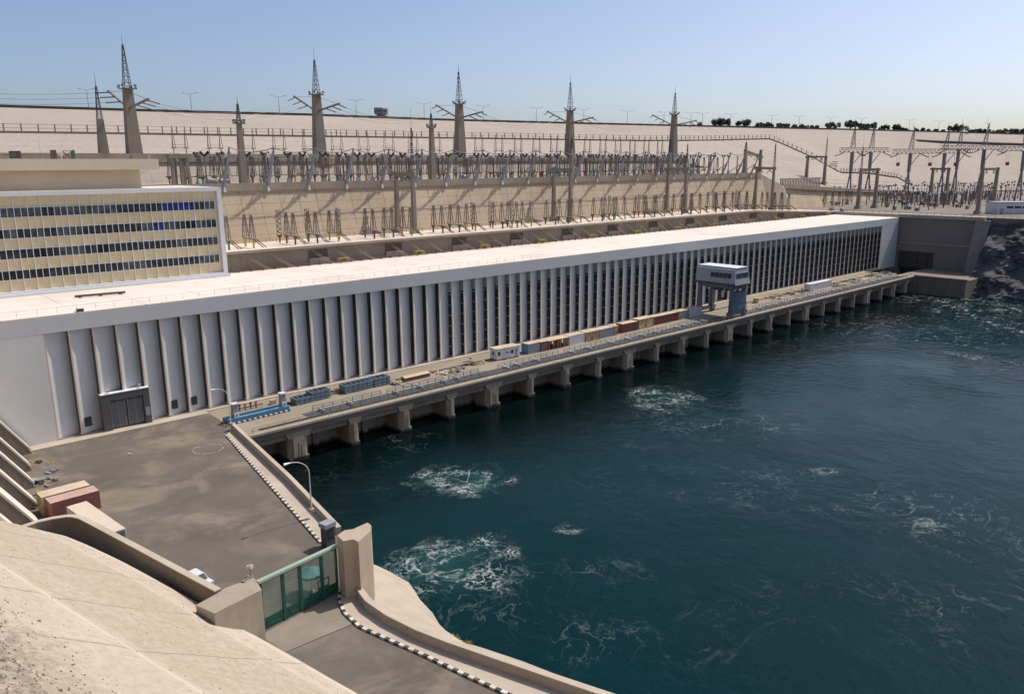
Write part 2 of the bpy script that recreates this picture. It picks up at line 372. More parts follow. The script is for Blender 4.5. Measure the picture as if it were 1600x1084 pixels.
# corrugated paint: real ribs are modelled; this is leaf
def leafmat(name, a, bcol):
    m, nt, b = newmat(name)
    oi = pos(nt); n = noise(nt, oi, .35, 3)
    nt.links.new(mixc(nt, mapr(nt, n, .35, .65), a, bcol), b.inputs['Base Color'])
    b.inputs['Roughness'].default_value = .7
    return m
MT['leaf'] = leafmat('dark_foliage', (.035, .06, .032), (.075, .105, .05))  # greens lightened to paint distance haze into the leaves
MT['leaf2'] = leafmat('grey_foliage', (.10, .11, .07), (.19, .19, .13))
MT['leaf3'] = leafmat('dry_yellow_foliage', (.16, .15, .04), (.32, .27, .09))
MT['bark'] = plain('bark', (.12, .085, .06), .9)

# ------------------------------------------------------------------ mesh builder
class MB:
    def __init__(s): s.v = []; s.f = []; s.mi = []; s.m = 0
    def add(s, vs, fs):
        o = len(s.v); s.v += [tuple(x) for x in vs]; s.f += [tuple(i+o for i in f) for f in fs]; s.mi += [s.m]*len(fs); return s
    def hexa(s, b, t):
        return s.add(list(b)+list(t), [(3, 2, 1, 0), (4, 5, 6, 7), (0, 1, 5, 4), (1, 2, 6, 5), (2, 3, 7, 6), (3, 0, 4, 7)])
    def box(s, x0, x1, y0, y1, z0, z1):
        return s.hexa([(x0, y0, z0), (x1, y0, z0), (x1, y1, z0), (x0, y1, z0)], [(x0, y0, z1), (x1, y0, z1), (x1, y1, z1), (x0, y1, z1)])
    def cbox(s, c, sx, sy, sz, rz=0):
        cr, sr = math.cos(rz), math.sin(rz); P = []
        for z in (-sz/2, sz/2):
            for x, y in ((-1, -1), (1, -1), (1, 1), (-1, 1)):
                a, b_ = x*sx/2, y*sy/2; P.append((c[0]+a*cr-b_*sr, c[1]+a*sr+b_*cr, c[2]+z))
        return s.hexa(P[:4], P[4:])
    def frus(s, c0, w0, d0, c1, w1, d1):
        f = lambda c, w_, d: [(c[0]-w_/2, c[1]-d/2, c[2]), (c[0]+w_/2, c[1]-d/2, c[2]), (c[0]+w_/2, c[1]+d/2, c[2]), (c[0]-w_/2, c[1]+d/2, c[2])]
        return s.hexa(f(c0, w0, d0), f(c1, w1, d1))
    def bar(s, p, q, w_, h=None):
        p = Vector(p); q = Vector(q); d = q-p
        if d.length < 1e-6: return s
        h = h or w_; d.normalize()
        a = d.cross(Vector((0, 0, 1)))
        if a.length < 1e-3: a = Vector((1, 0, 0))
        a.normalize(); b_ = a.cross(d)
        f = lambda c: [c-a*w_/2-b_*h/2, c+a*w_/2-b_*h/2, c+a*w_/2+b_*h/2, c-a*w_/2+b_*h/2]
        return s.hexa(f(p), f(q))
    def cone(s, p, q, r0_, r1_, n=8, caps=True):
        p = Vector(p); q = Vector(q); d = (q-p).normalized()
        a = d.cross(Vector((0, 0, 1)))
        if a.length < 1e-3: a = Vector((1, 0, 0))
        a.normalize(); b_ = d.cross(a)
        vs = []
        for c, r_ in ((p, r0_), (q, r1_)):
            for i in range(n):
                t = 2*math.pi*i/n; vs.append(c+a*math.cos(t)*r_+b_*math.sin(t)*r_)
        fs = [(i, (i+1) % n, n+(i+1) % n, n+i) for i in range(n)]
        if caps: fs += [tuple(range(n-1, -1, -1)), tuple(range(n, 2*n))]
        return s.add(vs, fs)
    def tube(s, pts, r_, n=5):
        for a, b_ in zip(pts, pts[1:]): s.cone(a, b_, r_, r_, n)
        return s
    def prism(s, poly, z0, z1):
        n = len(poly); z0f = z0 if callable(z0) else (lambda x, y: z0); z1f = z1 if callable(z1) else (lambda x, y: z1)
        vs = [(x, y, z0f(x, y)) for x, y in poly]+[(x, y, z1f(x, y)) for x, y in poly]
        return s.add(vs, [tuple(range(n-1, -1, -1)), tuple(range(n, 2*n))]+[(i, (i+1) % n, n+(i+1) % n, n+i) for i in range(n)])
    def sweep(s, path, prof, closed=False):
        """profile (offset to the left of the path, z) swept along a plan path"""
        n = len(path); k = len(prof); vs = []
        for i, P in enumerate(path):
            a = Vector(path[max(i-1, 0)][:2]); b_ = Vector(path[min(i+1, n-1)][:2]); t = (b_-a).normalized(); nn = Vector((-t.y, t.x))
            z = P[2] if len(P) > 2 else 0
            for o, h in prof: vs.append((P[0]+nn.x*o, P[1]+nn.y*o, z+h))
        fs = []
        for i in range(n-1):
            for j in range(k):
                j2 = (j+1) % k
                fs.append((i*k+j, i*k+j2, (i+1)*k+j2, (i+1)*k+j))
        fs += [tuple(range(k)), tuple(range((n-1)*k+k-1, (n-1)*k-1, -1))]
        return s.add(vs, fs)
    def build(s, name, mats, parent=None, loc=None, smooth=False):
        me = bpy.data.meshes.new(name); me.from_pydata(s.v, [], s.f)
        if not isinstance(mats, (list, tuple)): mats = [mats]
        for m_ in mats: me.materials.append(MT[m_] if isinstance(m_, str) else m_)
        me.polygons.foreach_set('material_index', s.mi)
        if smooth: me.polygons.foreach_set('use_smooth', [True]*len(me.polygons))
        me.update()
        import bmesh
        bm = bmesh.new(); bm.from_mesh(me); bmesh.ops.recalc_face_normals(bm, faces=bm.faces); bm.to_mesh(me); bm.free()
        o = bpy.data.objects.new(name, me); col.objects.link(o)
        if parent: o.parent = parent
        if loc: o.location = loc
        return o
def tag(o, label=None, cat=None, group=None, kind=None):
    if label: o['label'] = label
    if cat: o['category'] = cat
    if group: o['group'] = group
    if kind: o['kind'] = kind
    return o
def thing(name, loc, label, cat, group=None, rz=0):
    o = bpy.data.objects.new(name, None); col.objects.link(o); o.location = loc; o.rotation_euler = (0, 0, rz)
    o.empty_display_size = .5
    o['kind'] = 'thing'
    return tag(o, label, cat, group)
def kids(o): return [x for x in bpy.data.objects if x.parent == o]
def dup(o, loc=None, label=None, parent=None, rz=None, ch=None):
    c = o.copy(); col.objects.link(c); c.parent = parent
    if loc is not None: c.location = loc
    if label: c['label'] = label
    if rz is not None: c.rotation_euler = (0, 0, rz)
    for k in CH.get(o, []): dup(k, parent=c)
    return c
CH = {}
def remember(o):   # children lists kept once, so that copying stays quick
    CH[o] = kids(o)
    for k in CH[o]: remember(k)
def struct(o): o['kind'] = 'structure'; return o
def ordw(n):
    W = ['first', 'second', 'third', 'fourth', 'fifth', 'sixth', 'seventh', 'eighth', 'ninth', 'tenth', 'eleventh', 'twelfth']
    if n <= 12: return W[n-1]
    return '%d%s' % (n, 'th' if 10 < n % 100 < 14 else {1: 'st', 2: 'nd', 3: 'rd'}.get(n % 10, 'th'))
def lattice(mb, c0, w0, c1, w1, n=6, t=.12, td=.08):
    """four legged lattice mast from square w0 at c0 to square w1 at c1"""
    c0 = Vector(c0); c1 = Vector(c1); prev = None
    for i in range(n+1):
        f = i/n; c = c0.lerp(c1, f); h = (w0+(w1-w0)*f)/2
        cs = [c+Vector((a*h, b_*h, 0)) for a, b_ in ((-1, -1), (1, -1), (1, 1), (-1, 1))]
        if prev:
            for j in range(4):
                mb.bar(prev[j], cs[j], t)
                mb.bar(prev[j], cs[(j+1) % 4], td)
                mb.bar(cs[j], cs[(j+1) % 4], td)
        prev = cs
def sag(a, b_, d, n=8):
    a = Vector(a); b_ = Vector(b_)
    return [a.lerp(b_, i/n)-Vector((0, 0, d*4*(i/n)*(1-i/n))) for i in range(n+1)]

# ================================================================== SETTING
YF, YE, YB, ZR = 147.2, 127.0, 177.4, 21.8        # facade, deck edge, roof back, roof height
ZT, ZW = 26.7, -7.0                               # terrace, water
# riverbed / desert ground reaching the horizon
mb = MB(); mb.box(-6000, 9000, -6000, 9000, -14, -12); struct(mb.build('ground', 'sand'))
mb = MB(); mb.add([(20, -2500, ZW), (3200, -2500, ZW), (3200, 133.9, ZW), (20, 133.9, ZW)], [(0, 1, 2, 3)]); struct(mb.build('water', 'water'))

# plaza and access road: one sheet, its river edge following the parapets
par1 = [pz(361, 670, 0), pz(450, 756, 0), pz(527, 838, 0)]            # parapet foot, plaza side
par1 = [(p.x, p.y) for p in par1]
road_in = [pz(u, v, 0) for u, v in ((553, 905), (555, 932), (572, 955), (603, 977), (650, 1001), (700, 1021), (760, 1042), (820, 1063), (880, 1084), (950, 1108))]
road_in = [(p.x, p.y) for p in road_in]
kerb_in = [pz(u, v, 0) for u, v in ((531, 922), (530, 938), (538, 958), (562, 980), (618, 1005), (660, 1023), (720, 1052), (790, 1084), (850, 1110))]
kerb_in = [(p.x, p.y) for p in kerb_in]
def extend(path, n=4, step=11., turn=.02):
    a, b_ = Vector(path[-2]), Vector(path[-1]); d = (b_-a).normalized(); out = list(path)
    for k in range(n):
        c_, s_ = math.cos(-turn), math.sin(-turn); d = Vector((d.x*c_-d.y*s_, d.x*s_+d.y*c_)); b_ = b_+d*step; out.append((b_.x, b_.y))
    return out
n_seen = len(road_in)
road_in = extend(road_in); kerb_in = extend(kerb_in)
edge_r = [(52.6, 134.5)]+par1+[(43.2, 76.)]+road_in
mb = MB(); mb.prism([(-20, YF+.05), (-20, -30), (road_in[-1][0]+.6, -30)]+[(p[0]+.6, p[1]) for p in reversed(edge_r)]+[(53.2, YF+.05)], -13, 0)
struct(mb.build('plaza_paving', 'asphalt'))
# worn road markings
mb = MB()
cen = pz(325, 701, 0)
for r_ in (2.35,):
    n = 40
    vs = []; 
    for i in range(n):
        t = 2*math.pi*i/n; jr = random.uniform(-.05, .05)
        vs += [(cen.x+(r_-.12+jr)*math.cos(t), cen.y+(r_-.12+jr)*math.sin(t), .004), (cen.x+(r_+.12+jr)*math.cos(t), cen.y+(r_+.12+jr)*math.sin(t), .004)]
    fs = [(2*i, 2*i+1, 2*i+3, 2*i+2) for i in range(n-1) if i % 7 != 3]
    mb.add(vs, fs)
struct(mb.build('ring_marking', surf('worn_ring_paint', (.27, .245, .21), .9, .3, 1.2, 5.)))
mb = MB()
a = pz(98, 716, .004); b_ = pz(345, 671, .004); d = (b_-a)/24; nn = Vector((-d.y, d.x, 0)).normalized()*.06
for i in range(24):
    if i % 5 == 4: continue
    p, q = a+d*i, a+d*(i+.97); mb.add([p-nn, q-nn, q+nn, p+nn], [(0, 1, 2, 3)])
struct(mb.build('rail_groove', surf('worn_line_paint', (.24, .21, .17), .9, .3, 1.2, 5.)))

# pavement strip along the facade 
mb = MB(); mb.box(22, 53.2, YF-2.6, YF+.2, -.5, .14); mb.box(53.2, 341, YF-1.1, YF+.2, -.5, .14)
struct(mb.build('pavement', 'conc_light'))

# river deck on piers
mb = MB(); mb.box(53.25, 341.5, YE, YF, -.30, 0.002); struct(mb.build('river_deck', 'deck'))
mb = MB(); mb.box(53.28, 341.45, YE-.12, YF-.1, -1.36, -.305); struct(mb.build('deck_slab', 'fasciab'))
mb = MB(); mb.box(53.3, 341.5, YE-.35, YE+.25, -.28, .16); struct(mb.build('deck_kerb', 'conc_light'))
mb = MB(); mb.box(53.5, 344, 132.4, 136, -13, -1.36)
for i in range(26): x = 57+i*11.0; mb.box(x, x+1.2, 131.9, 132.4, -13, -1.36)
struct(mb.build('quay_wall', 'pier'))
# longitudinal beam behind the kerb
mb = MB(); mb.box(53.5, 341, YE+.3, YE+1.3, -2.5, -1.36); mb.box(53.5, 341, YE+3.6, YE+4.2, -2.2, -1.36)
struct(mb.build('deck_beam', 'conc_dark'))

MT['ventdark'] = plain('vent_shade', (.075, .062, .05), .9)
def pier_mb(w_, slot):
    b = MB(); d0, d1 = -.15, 5.3
    def column(x0, x1):
        c = min(.9, (x1-x0)*.35)
        b.prism([(x0+c, d0), (x1-c, d0), (x1, d0+c), (x1, d1), (x0, d1), (x0, d0+c)], -6.2, -2.4)
    if slot:
        column(-w_/2, w_/2)
        b.m = 1
        for s in (-.22, .34): b.box(s-.07, s+.07, d0-.02, d0+.3, -6.2, -3.5 if s < 0 else -3.9)
        b.m = 0
    else: column(-w_/2, w_/2)
    b.hexa([(-w_/2, d0, -2.4), (w_/2, d0, -2.4), (w_/2, d1, -2.4), (-w_/2, d1, -2.4)], [(-w_/2-.5, d0, -1.365), (w_/2+.5, d0, -1.37), (w_/2+.5, d1, -1.37), (-w_/2-.5, d1, -1.37)])
    return b
npier = 24; proto = {}
for i in range(npier):
    kind = ('wide', 'narrow', 'medium', 'narrow')[i % 4]
    x = 62.6+i*11.85
    if kind not in proto:
        t = thing('deck_pier', (x, YE, 0), '', 'pier', 'concrete piers carrying the river deck')
        w_ = {'wide': 4.1, 'narrow': 2.1, 'medium': 2.9}[kind]
        pier_mb(w_, kind != 'narrow').build('shaft', ['pier', 'ventdark'], t)
        f = MB(); f.box(-w_/2+.12, w_/2-.12, 0, 5.2, -13, -6.2); f.build('footing', 'pier', t)
        remember(t); proto[kind] = t
    else: t = dup(proto[kind], (x, YE, 0))
    t['label'] = '%s stained concrete pier under the river deck, %s pier from the plaza end' % (kind, ordw(i+1))

# ------------------------------------------------------------------ terrace, inclined walls, ledges
def zt(x): return ZT if x < 300 else ZT-(min(x, 373)-300)/73*3.5
XS = [-40, 60, 120, 180, 240, 300, 320, 340, 357, 373]
def strip(name, mat, rows, kind='structure'):
    """rows: list of lists of points with equal length"""
    b = MB(); n = len(rows[0])
    vs = [p for r_ in rows for p in r_]
    b.add(vs, [(i*n+j, i*n+j+1, (i+1)*n+j+1, (i+1)*n+j) for i in range(len(rows)-1) for j in range(n-1)])
    o = b.build(name, mat); o['kind'] = kind; return o
strip('terrace', 'terrace', [[(x, 177.55, zt(x)) for x in XS], [(x, 196, zt(x)) for x in XS]])
MT['buttress'] = surf('buttress_concrete', (.29, .24, .19), .92, .15, .2, 1.5, streak=.35)
# shaded retaining wall behind the roof with its overhanging lip and buttresses
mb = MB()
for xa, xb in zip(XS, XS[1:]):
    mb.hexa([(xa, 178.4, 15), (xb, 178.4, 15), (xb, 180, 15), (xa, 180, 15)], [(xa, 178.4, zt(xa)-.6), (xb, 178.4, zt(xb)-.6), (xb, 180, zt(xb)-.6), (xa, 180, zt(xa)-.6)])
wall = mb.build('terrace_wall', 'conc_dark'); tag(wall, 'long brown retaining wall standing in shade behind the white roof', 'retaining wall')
mb = MB()
for xa, xb in zip(XS, XS[1:]):
    mb.hexa([(xa, 177.5, zt(xa)-.62), (xb, 177.5, zt(xb)-.62), (xb, 181, zt(xb)-.62), (xa, 181, zt(xa)-.62)], [(xa, 177.5, zt(xa)-.02), (xb, 177.5, zt(xb)-.02), (xb, 181, zt(xb)-.02), (xa, 181, zt(xa)-.02)])
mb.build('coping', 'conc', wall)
for i in range(12):
    x = 94+i*22.6
    mb = MB(); mb.box(x, x+5.6, 177.9, 178.4, 15, zt(x)-3.2)
    mb.build('buttress', 'buttress', wall)
    mb = MB(); mb.box(x, x+5.2, 178.2, 178.41, zt(x)-3.1, zt(x)-1.3); mb.build('vent', 'ventdark', wall)

# lower inclined wall and its ledge beam
XA, XB = -40, 338
strip('inclined_wall', 'slab', [[(x, 194.6, zt(x)-.1) for x in XS[:8]], [(x, 198.9, 40.2) for x in XS[:8]]])
mb = MB(); mb.box(XA, XB, 198.2, 203.5, 39.7, 40.9); mb.box(XA, XB, 198.2, 198.6, 40.9, 41.7)
lb = mb.build('ledge_beam', 'conc'); tag(lb, 'long overhanging concrete ledge along the top of the inclined panel wall', 'ledge')
# end of the ledge stepping down to the right-hand yard
mb = MB(); mb.hexa([(XB, 196.5, 24), (368, 197, 22), (368, 203, 22), (XB, 203.5, 24)], [(XB, 198.7, 41.2), (360, 199.3, 35.6), (368, 203, 35), (XB, 203.5, 41.2)])
o = mb.build('stepped_wing_wall', 'conc'); tag(o, 'sloping concrete wing wall where the ledge steps down to the right', 'wing wall')
strip('upper_yard', 'conc_light', [[(x, 198.65, 40.95) for x in (XA, XB)], [(x, 243, 40.95) for x in (XA, XB)]])
# second inclined wall and ledge
strip('upper_inclined_wall', 'slab2', [[(x, 242.5, 40.8) for x in (XA, 348)], [(x, 246.3, 47.6) for x in (XA, 348)]])
mb = MB(); mb.box(XA, 346, 245.2, 249, 47.2, 48.9); mb.box(XA, 346, 245.2, 245.6, 48.9, 49.6)
lb2 = mb.build('upper_ledge_beam', 'conc'); tag(lb2, 'upper concrete ledge carrying the tall tapered pylons', 'ledge')
strip('pylon_terrace', 'sand', [[(x, 245.7, 48.95) for x in (XA, 348)], [(x, 262, 48.95) for x in (XA, 348)]])

# ------------------------------------------------------------------ dam face and crest
ZC = 72.0
CR = [(-160, 163.5), (0, 168), (205, 174), (360, 178.2), (480, 181), (560, 184), (700, 189), (900, 194), (1100, 198.5), (1300, 203), (1450, 206.5), (1600, 211), (1760, 215.5)]
def crest_uv(u):
    for (a, va), (b_, vb) in zip(CR, CR[1:]):
        if u <= b_: return va+(vb-va)*(u-a)/(b_-a)
    return CR[-1][1]
def crest(u): return pz(u, crest_uv(u), ZC)
BASE = [(-160, -45), (0, 40), (205, 80), (360, 110), (480, 145), (560, 170), (700, 215), (900, 285), (1060, 348)]
def base_pt(u):
    if u <= 1060:
        for (a, xa), (b_, xb) in zip(BASE, BASE[1:]):
            if u <= b_: return Vector((xa+(xb-xa)*(u-a)/(b_-a), 261, 48.9))
    pts = [(1060, (348, 261, 48.9)), (1210, (425, 236, 34)), (1330, (540, 232, 28)), (1420, (620, 232, 24.5)), (1600, (800, 190, 23.2)), (1760, (1000, 150, 23.2))]
    for (a, pa), (b_, pb) in zip(pts, pts[1:]):
        if u <= b_: return Vector(pa).lerp(Vector(pb), (u-a)/(b_-a))
    return Vector(pts[-1][1])
US = list(range(-160, 1761, 40))
rows = []
for k in range(9):
    s = k/8
    rows.append([tuple(base_pt(u).lerp(crest(u), s)) for u in US])
strip('dam_slope', 'dam', rows)
def away(u, d, dz=0):
    c = crest(u); n = Vector((c.x, c.y, 0)).normalized(); return c+n*d+Vector((0, 0, dz))
strip('dam_crest_road', 'asphalt', [[tuple(away(u, 0, -.02)) for u in US], [tuple(away(u, 45, -.02)) for u in US], [tuple(away(u, 200, -30)) for u in US]])
mb = MB()
for u in US[:-1]:
    a, b_ = away(u, .3), away(u+40, .3); c, d = away(u+40, 1.3), away(u, 1.3)
    mb.hexa([a, b_, c, d], [p+Vector((0, 0, 1.25)) for p in (a, b_, c, d)])
o = mb.build('crest_parapet', plain('dark_parapet_stone', (.10, .085, .075), .9)); tag(o, 'low dark parapet wall running along the crest of the dam', 'parapet')

# walkway across the dam face
def dam_pt(u, v, lift=0):
    lo, hi = 0., 1.
    b0, c0 = base_pt(u), crest(u)
    # the picture row is found along the slope line under column u
    for _ in range(30):
        mid = (lo+hi)/2; p = b0.lerp(c0, mid)-EYE
        vv = 542-FPX*(p.dot(UP))/(p.dot(FW))
        if vv > v: lo = mid
        else: hi = mid
    return b0.lerp(c0, (lo+hi)/2)+Vector((0, 0, lift))
WK = [(-60, 206), (0, 207.5), (200, 210), (400, 213), (600, 215.5), (800, 218), (1000, 220.5), (1100, 220), (1200, 217.5)]
WK2 = [(1200, 217.5), (1212, 222), (1235, 234), (1258, 247), (1288, 269)]
WK3 = [(1290, 270), (1330, 271), (1350, 274), (1380, 278), (1405, 290)]
wk = thing('walkway', (0, 0, 0), 'long railed walkway crossing the pale dam face and dropping in steps to the right', 'walkway')
def lerp_uv(L, u):
    for (a, va), (b_, vb) in zip(L, L[1:]):
        if u <= b_: return va+(vb-va)*(u-a)/(b_-a)
    return L[-1][1]
P1 = [dam_pt(u, lerp_uv(WK, u), .4) for u in range(-60, 1201, 10)]
P2 = [dam_pt(u, v, .4) for u, v in WK2]; P3 = [dam_pt(u, v, .4) for u, v in WK3]
mb = MB()
for P in (P1, P2, P3):
    for a, b_ in zip(P, P[1:]): mb.bar(a, b_, 1.5, .5)
mb.build('deck', 'conc_dark', wk)
mb = MB()
for P in (P1, P2, P3):
    for hgt in (1.3, 2.6):
        for a, b_ in zip(P, P[1:]): mb.bar(a+Vector((0, 0, hgt)), b_+Vector((0, 0, hgt)), .10)
mb.build('handrail', 'steel_dk', wk)
mb = MB()
L = 0
for P, stp in ((P1, 5.2), (P2, 4.), (P3, 4.)):
    acc = 0
    for a, b_ in zip(P, P[1:]):
        d = (b_-a).length
        while acc < d:
            p = a.lerp(b_, acc/d); mb.box(p.x-.18, p.x+.18, p.y-.18, p.y+.18, p.z, p.z+2.75); acc += stp
        acc -= d
o = mb.build('post', 'pole', wk); o['kind'] = 'stuff'
mb = MB(); a, b_ = dam_pt(1462, 221.5, .3), dam_pt(1640, 227, .3)
mb.bar(dam_pt(1428, 219.5, .3), a, 4., .8); mb.bar(a, b_, 5., .9)
o = mb.build('slope_berm', 'conc_dark'); struct(o)

# ------------------------------------------------------------------ right-hand yard, wall, basement, cliff
XW = 373.
ZY = 23.0
mb = MB(); mb.prism([(XW+1.5, 116), (XW+6, 60), (XW+20, -40), (1000, -40), (1000, 160), (800, 200), (620, 236), (XW+1.5, 240)], 10, ZY)
struct(mb.build('switchyard_ground', surf('gravel_yard', (.215, .18, .15), .95, .3, .1, 1.5, bmp=.2)))
# stretch of terrace floor turning into the yard
wallR = thing('yard_retaining_wall', (XW, 0, 0), 'tall brown concrete wall closing the far end of the white turbine hall', 'retaining wall')
mb = MB()
mb.box(0, 4, 131.2, 146.5, 6.8, ZY-1.2); mb.box(0, 4, 146.5, 240, -12, ZY-1.2); mb.box(0, 4, 114, 131.2, -12, ZY-1.2)
mb.build('face', surf('brown_wall_render', (.225, .195, .172), .9, .15, .1, 1.5, streak=.25), wallR)
mb = MB(); mb.box(-.9, 4.2, 112.5, 240, ZY-1.2, ZY+.25); mb.build('coping', 'conc_light', wallR)
mb = MB(); mb.box(-.5, 0, 115, 146.6, 10.2, 11.0); mb.build('string_course', 'conc_grey', wallR)
mb = MB(); mb.box(.8, 3, 131.2, 146.5, -.5, 6.8); mb.build('portal_door', 'louver', wallR)
mb = MB(); mb.box(.3, .78, 138.3, 138.7, 0, 6.2); mb.box(.3, .78, 134.2, 134.6, 0, 6.2); mb.box(.3, .78, 131.6, 146.4, 4.4, 4.8); mb.build('door_beam', 'steel_dk', wallR)
mb = MB(); mb.hexa([(-5.5, 112, -12), (4, 112, -12), (4, 117.5, -12), (-5.5, 117.5, -12)], [(-.6, 110.5, ZY-1.21), (4, 110.5, ZY-1.21), (4, 116, ZY-1.21), (-.6, 116, ZY-1.21)])
mb.build('corner_pier', 'conc_grey', wallR)
mb = MB(); mb.box(342, XW-.6, 107, 133.8, -13, -.25); mb.box(341.6, 343, 106.6, 127, -.25, .5)
for y in (109, 114, 119, 124): mb.box(341.4, 342, y, y+.5, -13, -.6)
o = mb.build('quay_block', 'conc_dark'); tag(o, 'low stained concrete quay block at the far end of the deck', 'quay')
yb = [(366, 199.5, 36.0), (400, 203, 34.0), (470, 212, 31), (560, 226, 27.5), (640, 238, 24.2)]
strip('yard_inclined_wall', 'slab', [[(x, y, 22.5) for x, y, z in yb], [(x, y+(z-22.5)*.3, z-1.6) for x, y, z in yb]])
mb = MB()
for (x0, y0, z0), (x1, y1, z1) in zip(yb, yb[1:]):
    a = [Vector((x0, y0+(z0-22.5)*.3-1.6, z0-1.9)), Vector((x1, y1+(z1-22.5)*.3-1.6, z1-1.9)), Vector((x1, y1+(z1-22.5)*.3+4, z1-1.9)), Vector((x0, y0+(z0-22.5)*.3+4, z0-1.9))]
    mb.hexa(a, [p+Vector((0, 0, 1.9)) for p in a])
o = mb.build('yard_ledge_beam', 'conc'); tag(o, 'descending concrete ledge along the back of the right-hand switchyard', 'ledge')
mb = MB()
for i in range(26): x = 385+i*1.7; mb.box(x, x+.55, 214.2, 214.5, 33, 37.8)
mb.box(384, 430, 214.25, 214.45, 37.8, 38.1); mb.box(384, 430, 214.25, 214.45, 32.6, 33)
tag(mb.build('louvred_screen', 'conc_dark'), 'dark vertically slatted screen above the descending ledge', 'screen')
# cliff
mb = MB(); ny, nz = 150, 60; vs = []
random.seed(5)
from mathutils import noise as mnoise
for j in range(nz+1):
    for i in range(ny+1):
        f = j/nz; y = 109.5-i*1.25
        z = -13+f*(ZY+12.9)
        x = 346.5+(XW+4.5-346.5)*f**1.3-i*.03
        q = Vector((x*.07, y*.10, z*.12)); k = mnoise.hetero_terrain(q, .8, 2.2, 7, .6)*2.4+mnoise.ridged_multi_fractal(Vector((q.x*2.+q.z*1.5, q.y*2.2, q.z*1.2)), .9, 2.2, 5, .9, 2.)*1.5-3.6
        edge = 1-abs(2*f-1)**6
        vs.append((x-k*edge, y+mnoise.noise(q*2.3)*1.2*edge, z))
mb.add(vs, [(j*(ny+1)+i, j*(ny+1)+i+1, (j+1)*(ny+1)+i+1, (j+1)*(ny+1)+i) for j in range(nz) for i in range(ny)])
struct(mb.build('rock_cliff', 'rock'))

# ------------------------------------------------------------------ foreground bank
E0 = Vector((14.4, 100.2, 0)); E1 = Vector((30.9, 54.0, 0)); ed = (E1-E0).normalized(); el = (E1-E0).length
en = Vector((-.942, -.337, 0)); en = Vector((ed.y, -ed.x, 0)); en = en if en.x < 0 else -en
PROF = [(-1.2, -1.2), (0, 0), (.5, .3), (3.2, 2.15), (3.8, 2.75), (8, 5.5), (15.9, 10.9), (16.8, 11.75), (22, 15.6), (34, 24), (46, 31), (56, 36), (120, 37)]
ZE = [(-30, 5.2), (-4, 5.25), (0, 5.5), (4, 5.8), (8, 6.1), (12, 5.9), (16, 5.5), (20, 4.95), (24, 4.35), (28, 3.75), (32, 2.95), (36, 2.25), (40, 1.6), (44, .9), (48, .3), (52, -.4), (60, -1.2), (200, -2)]
def bank(s, e):
    for (a, za), (b_, zb) in zip(ZE, ZE[1:]):
        if s <= b_: zE = za+(zb-za)*(s-a)/(b_-a); break
    for (a, za), (b_, zb) in zip(PROF, PROF[1:]):
        if e <= b_: h = za+(zb-za)*(e-a)/(b_-a); break
    p = E0+ed*s+en*e
    rough = mnoise.noise(Vector((p.x*.35, p.y*.35, 0)))*.10*min(1, max(e, 0)/3)
    rough += (mnoise.noise(Vector((p.x*.12, p.y*.12, 3)))*.55 + mnoise.noise(Vector((p.x*.9, p.y*.9, 7)))*.10)*min(1, max(0, e-17)/5)
    return Vector((p.x, p.y, zE+h+rough))
ss = [-6+i*.8 for i in range(140)]; es = [-1.2, 0, .25, .5, 1, 2, 3.2, 3.5, 3.8, 5, 6.5, 8, 9.5, 11, 12.5, 14, 15.2, 15.9, 16.3, 16.8]+[17.5+i*.6 for i in range(32)]+[38, 40, 46, 56, 80, 120]
vs = [tuple(bank(s, e)) for s in ss for e in es]; ne = len(es)
mb = MB(); mb.add(vs, [(i*ne+j, i*ne+j+1, (i+1)*ne+j+1, (i+1)*ne+j) for i in range(len(ss)-1) for j in range(ne-1)])
bk = struct(mb.build('bank_slope', 'bank'))
at = bk.data.attributes.new('grit', 'FLOAT', 'POINT')
al = bk.data.attributes.new('lit_edge', 'FLOAT', 'POINT')
bk.data.attributes.new('weathered', 'FLOAT', 'POINT')
at = bk.data.attributes['grit']; al = bk.data.attributes['lit_edge']
for i, s in enumerate(ss):
    for j, e in enumerate(es):
        lim = 22.+mnoise.noise(Vector((s*.15, 0, 1)))*2.6
        at.data[i*ne+j].value = max(0, min(1, (e-lim)/4.5))
        al.data[i*ne+j].value = max(0, 1-abs(e-3.5)/.35)*.9+max(0, 1-abs(e-16.3)/.6)*.8+max(0, 1-abs(e-.25)/.3)*.7
        aw = bk.data.attributes['weathered']
        aw.data[i*ne+j].value = max(0, min(1, (e-3.3)/.5))*max(0, min(1, (16.6-e)/.8))
# loose stones on the gritty part
mb = MB(); random.seed(3)
for i in range(2600):
    e = 21.+random.random()**1.1*14; s = random.uniform(36, 66)
    if e < 25 and random.random() < .7: continue
    p = bank(s, e); r_ = random.uniform(.025, .075)*(1.9 if random.random() < .06 else 1)
    mb.frus((p.x, p.y, p.z-.03), r_*2, r_*2*random.uniform(.6, 1), (p.x+r_*.3, p.y, p.z+r_*.9), r_*1.1, r_*.9)
for i in range(420):
    e = random.uniform(.6, 20); p = bank(random.uniform(2, 60), e); r_ = random.uniform(.02, .05)
    mb.frus((p.x, p.y, p.z-.02), r_*2, r_*1.5, (p.x+r_*.3, p.y, p.z+r_), r_*1.1, r_*.9)
o = mb.build('loose_gravel', surf('stone_chips', (.26, .20, .145), .95, .4, 3., 9.)); o['kind'] = 'stuff'

